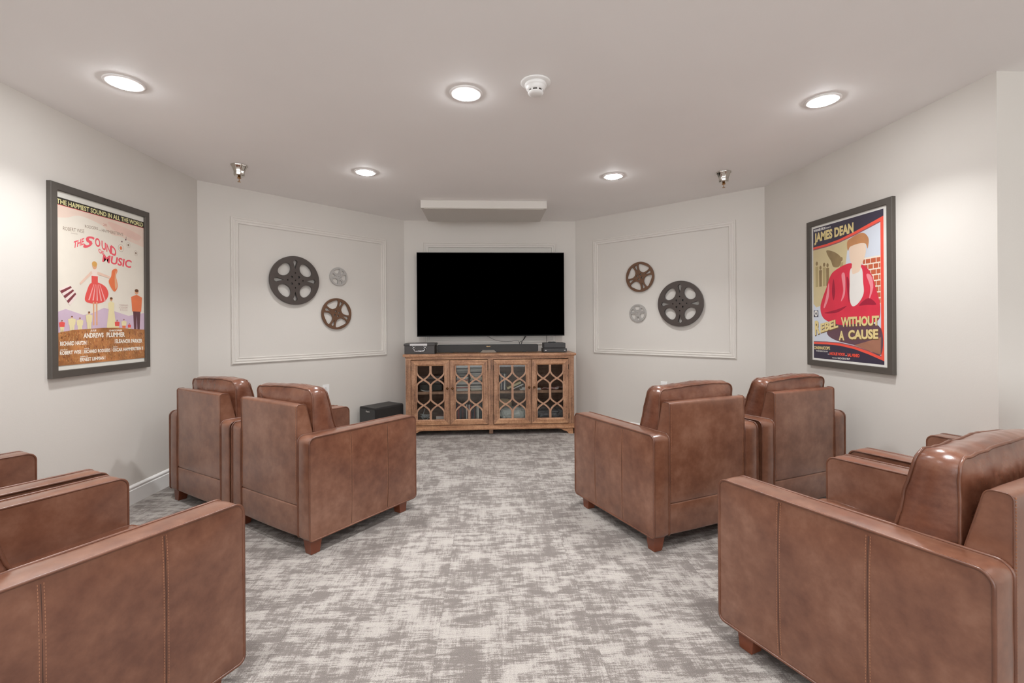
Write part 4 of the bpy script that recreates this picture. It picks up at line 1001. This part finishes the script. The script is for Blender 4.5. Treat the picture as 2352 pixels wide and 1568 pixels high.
def make_chair(label, rest_of):
    t = thing('armchair', label, 'armchair', (0, 0, 0), 0, 'brown leather armchairs')
    make_arm(t, 1); make_arm(t, -1)
    # backrest frame
    bp = [tuple(p) for p in round_poly([(-HD+0.001, 0.252), (-0.205, 0.252), (-0.338, 0.792), (-HD+0.001, 0.792)], [0.006, 0.02, 0.022, 0.014], 5, 0.03)]
    bm = bmesh.new(); slab(bm, bp, lambda q, a, b, e: Vector((-HB+0.001+(2*HB-0.002)*q+e*0.3, a, b)), crown=0.004, bulge=0.004, rings=5, layers=14, disp=wob(0.0016, 7, 3))
    br = finish('backrest', bm, M_LEATHER, t)
    for sx in (-1, 1):
        bm = bmesh.new()
        add_tube(bm, [(sx*(HB-0.0015), a*1.003, 0.5+(b-0.5)*1.004) for a, b in bp], 0.0022, 6, closed=True)
        z = 0.27
        while z < 0.78:
            add_box(bm, sx*(HB-0.014)-0.0007, sx*(HB-0.014)+0.0007, -HD-0.0012, -HD+0.001, z, z+0.0052, mi=1); z += 0.0085
        finish('seam', bm, None, br, mats=[M_PIPING, M_STITCH])
    # base and lower back panel
    bp2 = [tuple(p) for p in round_poly([(-HD+0.001, 0.084), (HD-0.012, 0.078), (HD-0.012, 0.248), (-HD+0.001, 0.249)], [0.008, 0.012, 0.01, 0.008], 3, 0.05)]
    bm = bmesh.new(); slab(bm, bp2, lambda q, a, b, e: Vector((-HB+0.001+(2*HB-0.002)*q, a, b)), crown=0.004, bulge=0.0, rings=3, layers=8); finish('base', bm, M_LEATHER, t)
    # seat cushion
    sp = [tuple(p) for p in round_poly([(-HB+0.003, -0.21), (HB-0.003, -0.21), (HB-0.003, HD+0.006), (-HB+0.003, HD+0.006)], [0.02, 0.02, 0.03, 0.03], 5, 0.03)]
    bm = bmesh.new(); slab(bm, sp, lambda q, a, b, e: Vector((a, b, 0.262+0.165*q+e)), crown=0.010, bulge=0.018, rings=9, layers=5, disp=wob(0.003, 8, 1))
    for v in bm.verts: v.co.z = max(v.co.z, 0.2515)
    sc_ = finish('seat_cushion', bm, M_CUSHION, t)
    bm = bmesh.new()
    for z in (0.268, 0.424): add_tube(bm, [(a, b*1.003, z+0.001*math.sin(a*30+b*20)) for a, b in sp], 0.0045, 8, closed=True)
    finish('piping', bm, M_PIPING, sc_)
    # back cushion: wedge, origin at its lower rear edge
    cp = [tuple(p) for p in round_poly([(-HB+0.006, 0.0), (HB-0.006, 0.0), (HB-0.010, 0.412), (-HB+0.010, 0.412)], [0.03, 0.03, 0.036, 0.036], 6, 0.012)]
    def wedge(q, a, b, e):
        th = 0.190-0.100*(b/0.42); sag = 0.006*math.sin(a*9+1)*max(0, b/0.4)
        pinch = 1.0
        return Vector((a, th*q+e*1.0-0.006*(b/0.42), b+sag))
    def wr(co):
        n1 = noise.noise(Vector((co.x*13, co.y*10, co.z*9)))*0.0034; n2 = noise.noise(Vector((co.x*40, co.y*9, co.z*16+5)))*0.0026+abs(noise.noise(Vector((co.x*22, co.y*7, co.z*30))))*0.0028
        return Vector((n1*0.6, n1+n2, (n1+n2)*0.8))
    bm = bmesh.new(); slab(bm, cp, wedge, crown=0.013, bulge=0.022, rings=12, layers=7, disp=wr)
    bc = finish('back_cushion', bm, M_CUSHION, t); bc.location = (0, -0.288, 0.447)
    bm = bmesh.new()
    for q in (0.0, 1.0):
        pts = []
        for a, b in cp:
            v = wedge(q, a, b, 0); v = v+wr(v); c_ = Vector((0, v.y, 0.2)); v = c_+(v-c_)*1.006; pts.append(v)
        add_tube(bm, pts, 0.0046, 8, closed=True)
    finish('piping', bm, M_PIPING, bc)
    # legs: tapered blocks
    for sx in (-1, 1):
        for sy in (-1, 1):
            cx = sx*(HW-0.052); cy = -HD+0.052 if sy < 0 else HD-0.098
            bm = bmesh.new(); a, b = 0.036, 0.026
            ex, ey = sx*0.008, (-0.006 if sy < 0 else 0.0)
            top = [(cx-a, cy-a, 0.0835), (cx+a, cy-a, 0.0835), (cx+a, cy+a, 0.0835), (cx-a, cy+a, 0.0835)]
            bot = [(cx+ex-b, cy+ey-b, 0.0), (cx+ex+b, cy+ey-b, 0.0), (cx+ex+b, cy+ey+b, 0.0), (cx+ex-b, cy+ey+b, 0.0)]
            T = [bm.verts.new(p) for p in top]; Bt = [bm.verts.new(p) for p in bot]
            for k in range(4): bm.faces.new((T[k], T[(k+1) % 4], Bt[(k+1) % 4], Bt[k]))
            bm.faces.new(T); bm.faces.new(Bt[::-1])
            es = [e for e in bm.edges]; bmesh.ops.bevel(bm, geom=es, offset=0.002, segments=1, affect='EDGES')
            finish('leg', bm, M_LEGWOOD, t)
    return t
def copy_tree(o, parent=None):
    c = o.copy(); COL.objects.link(c); c.parent = parent
    for ch in o.children[:]:
        if ch.name in DONE: continue
        copy_tree(ch, c)
    return c
DONE = set()
CH = [((-1.033, 3.020), -0.617, 0.0, 'brown leather armchair in the front left pair, beside the aisle, left of the cabinet'),
      ((-1.698, 3.474), -0.598, 0.0, 'brown leather armchair in the front left pair, in the corner by the left wall'),
      ((1.098, 2.890), 0.365, -2.5, 'brown leather armchair in the front right pair, beside the aisle, with a dark reddish back'),
      ((1.879, 3.187), 0.349, -5.5, 'brown leather armchair in the front right pair, against the right wall under the poster'),
      ((1.406, 1.530), 0.377, 1.0, 'big near brown leather armchair at lower right, nearest the camera beside the aisle'),
      ((2.218, 1.874), 0.364, 0.0, 'brown leather armchair at the right picture edge, mostly hidden behind the near right one'),
      ((-1.367, 1.452), -0.463, 0.0, 'big near brown leather armchair at lower left, its right side filling the corner'),
      ((-2.123, 1.863), -0.503, 0.0, 'brown leather armchair at the left picture edge, only its arms showing past the near one')]
proto = make_chair(CH[0][3], None)
for i, (xy, a, lean, lb) in enumerate(CH):
    o = proto if i == 0 else copy_tree(proto)
    o.location = (xy[0], xy[1], 0); o.rotation_euler = (0, 0, a); o['label'] = lb
    for ch in o.children:
        if ch.name.startswith('back_cushion'): ch.rotation_euler = (math.radians(-lean), 0, 0)
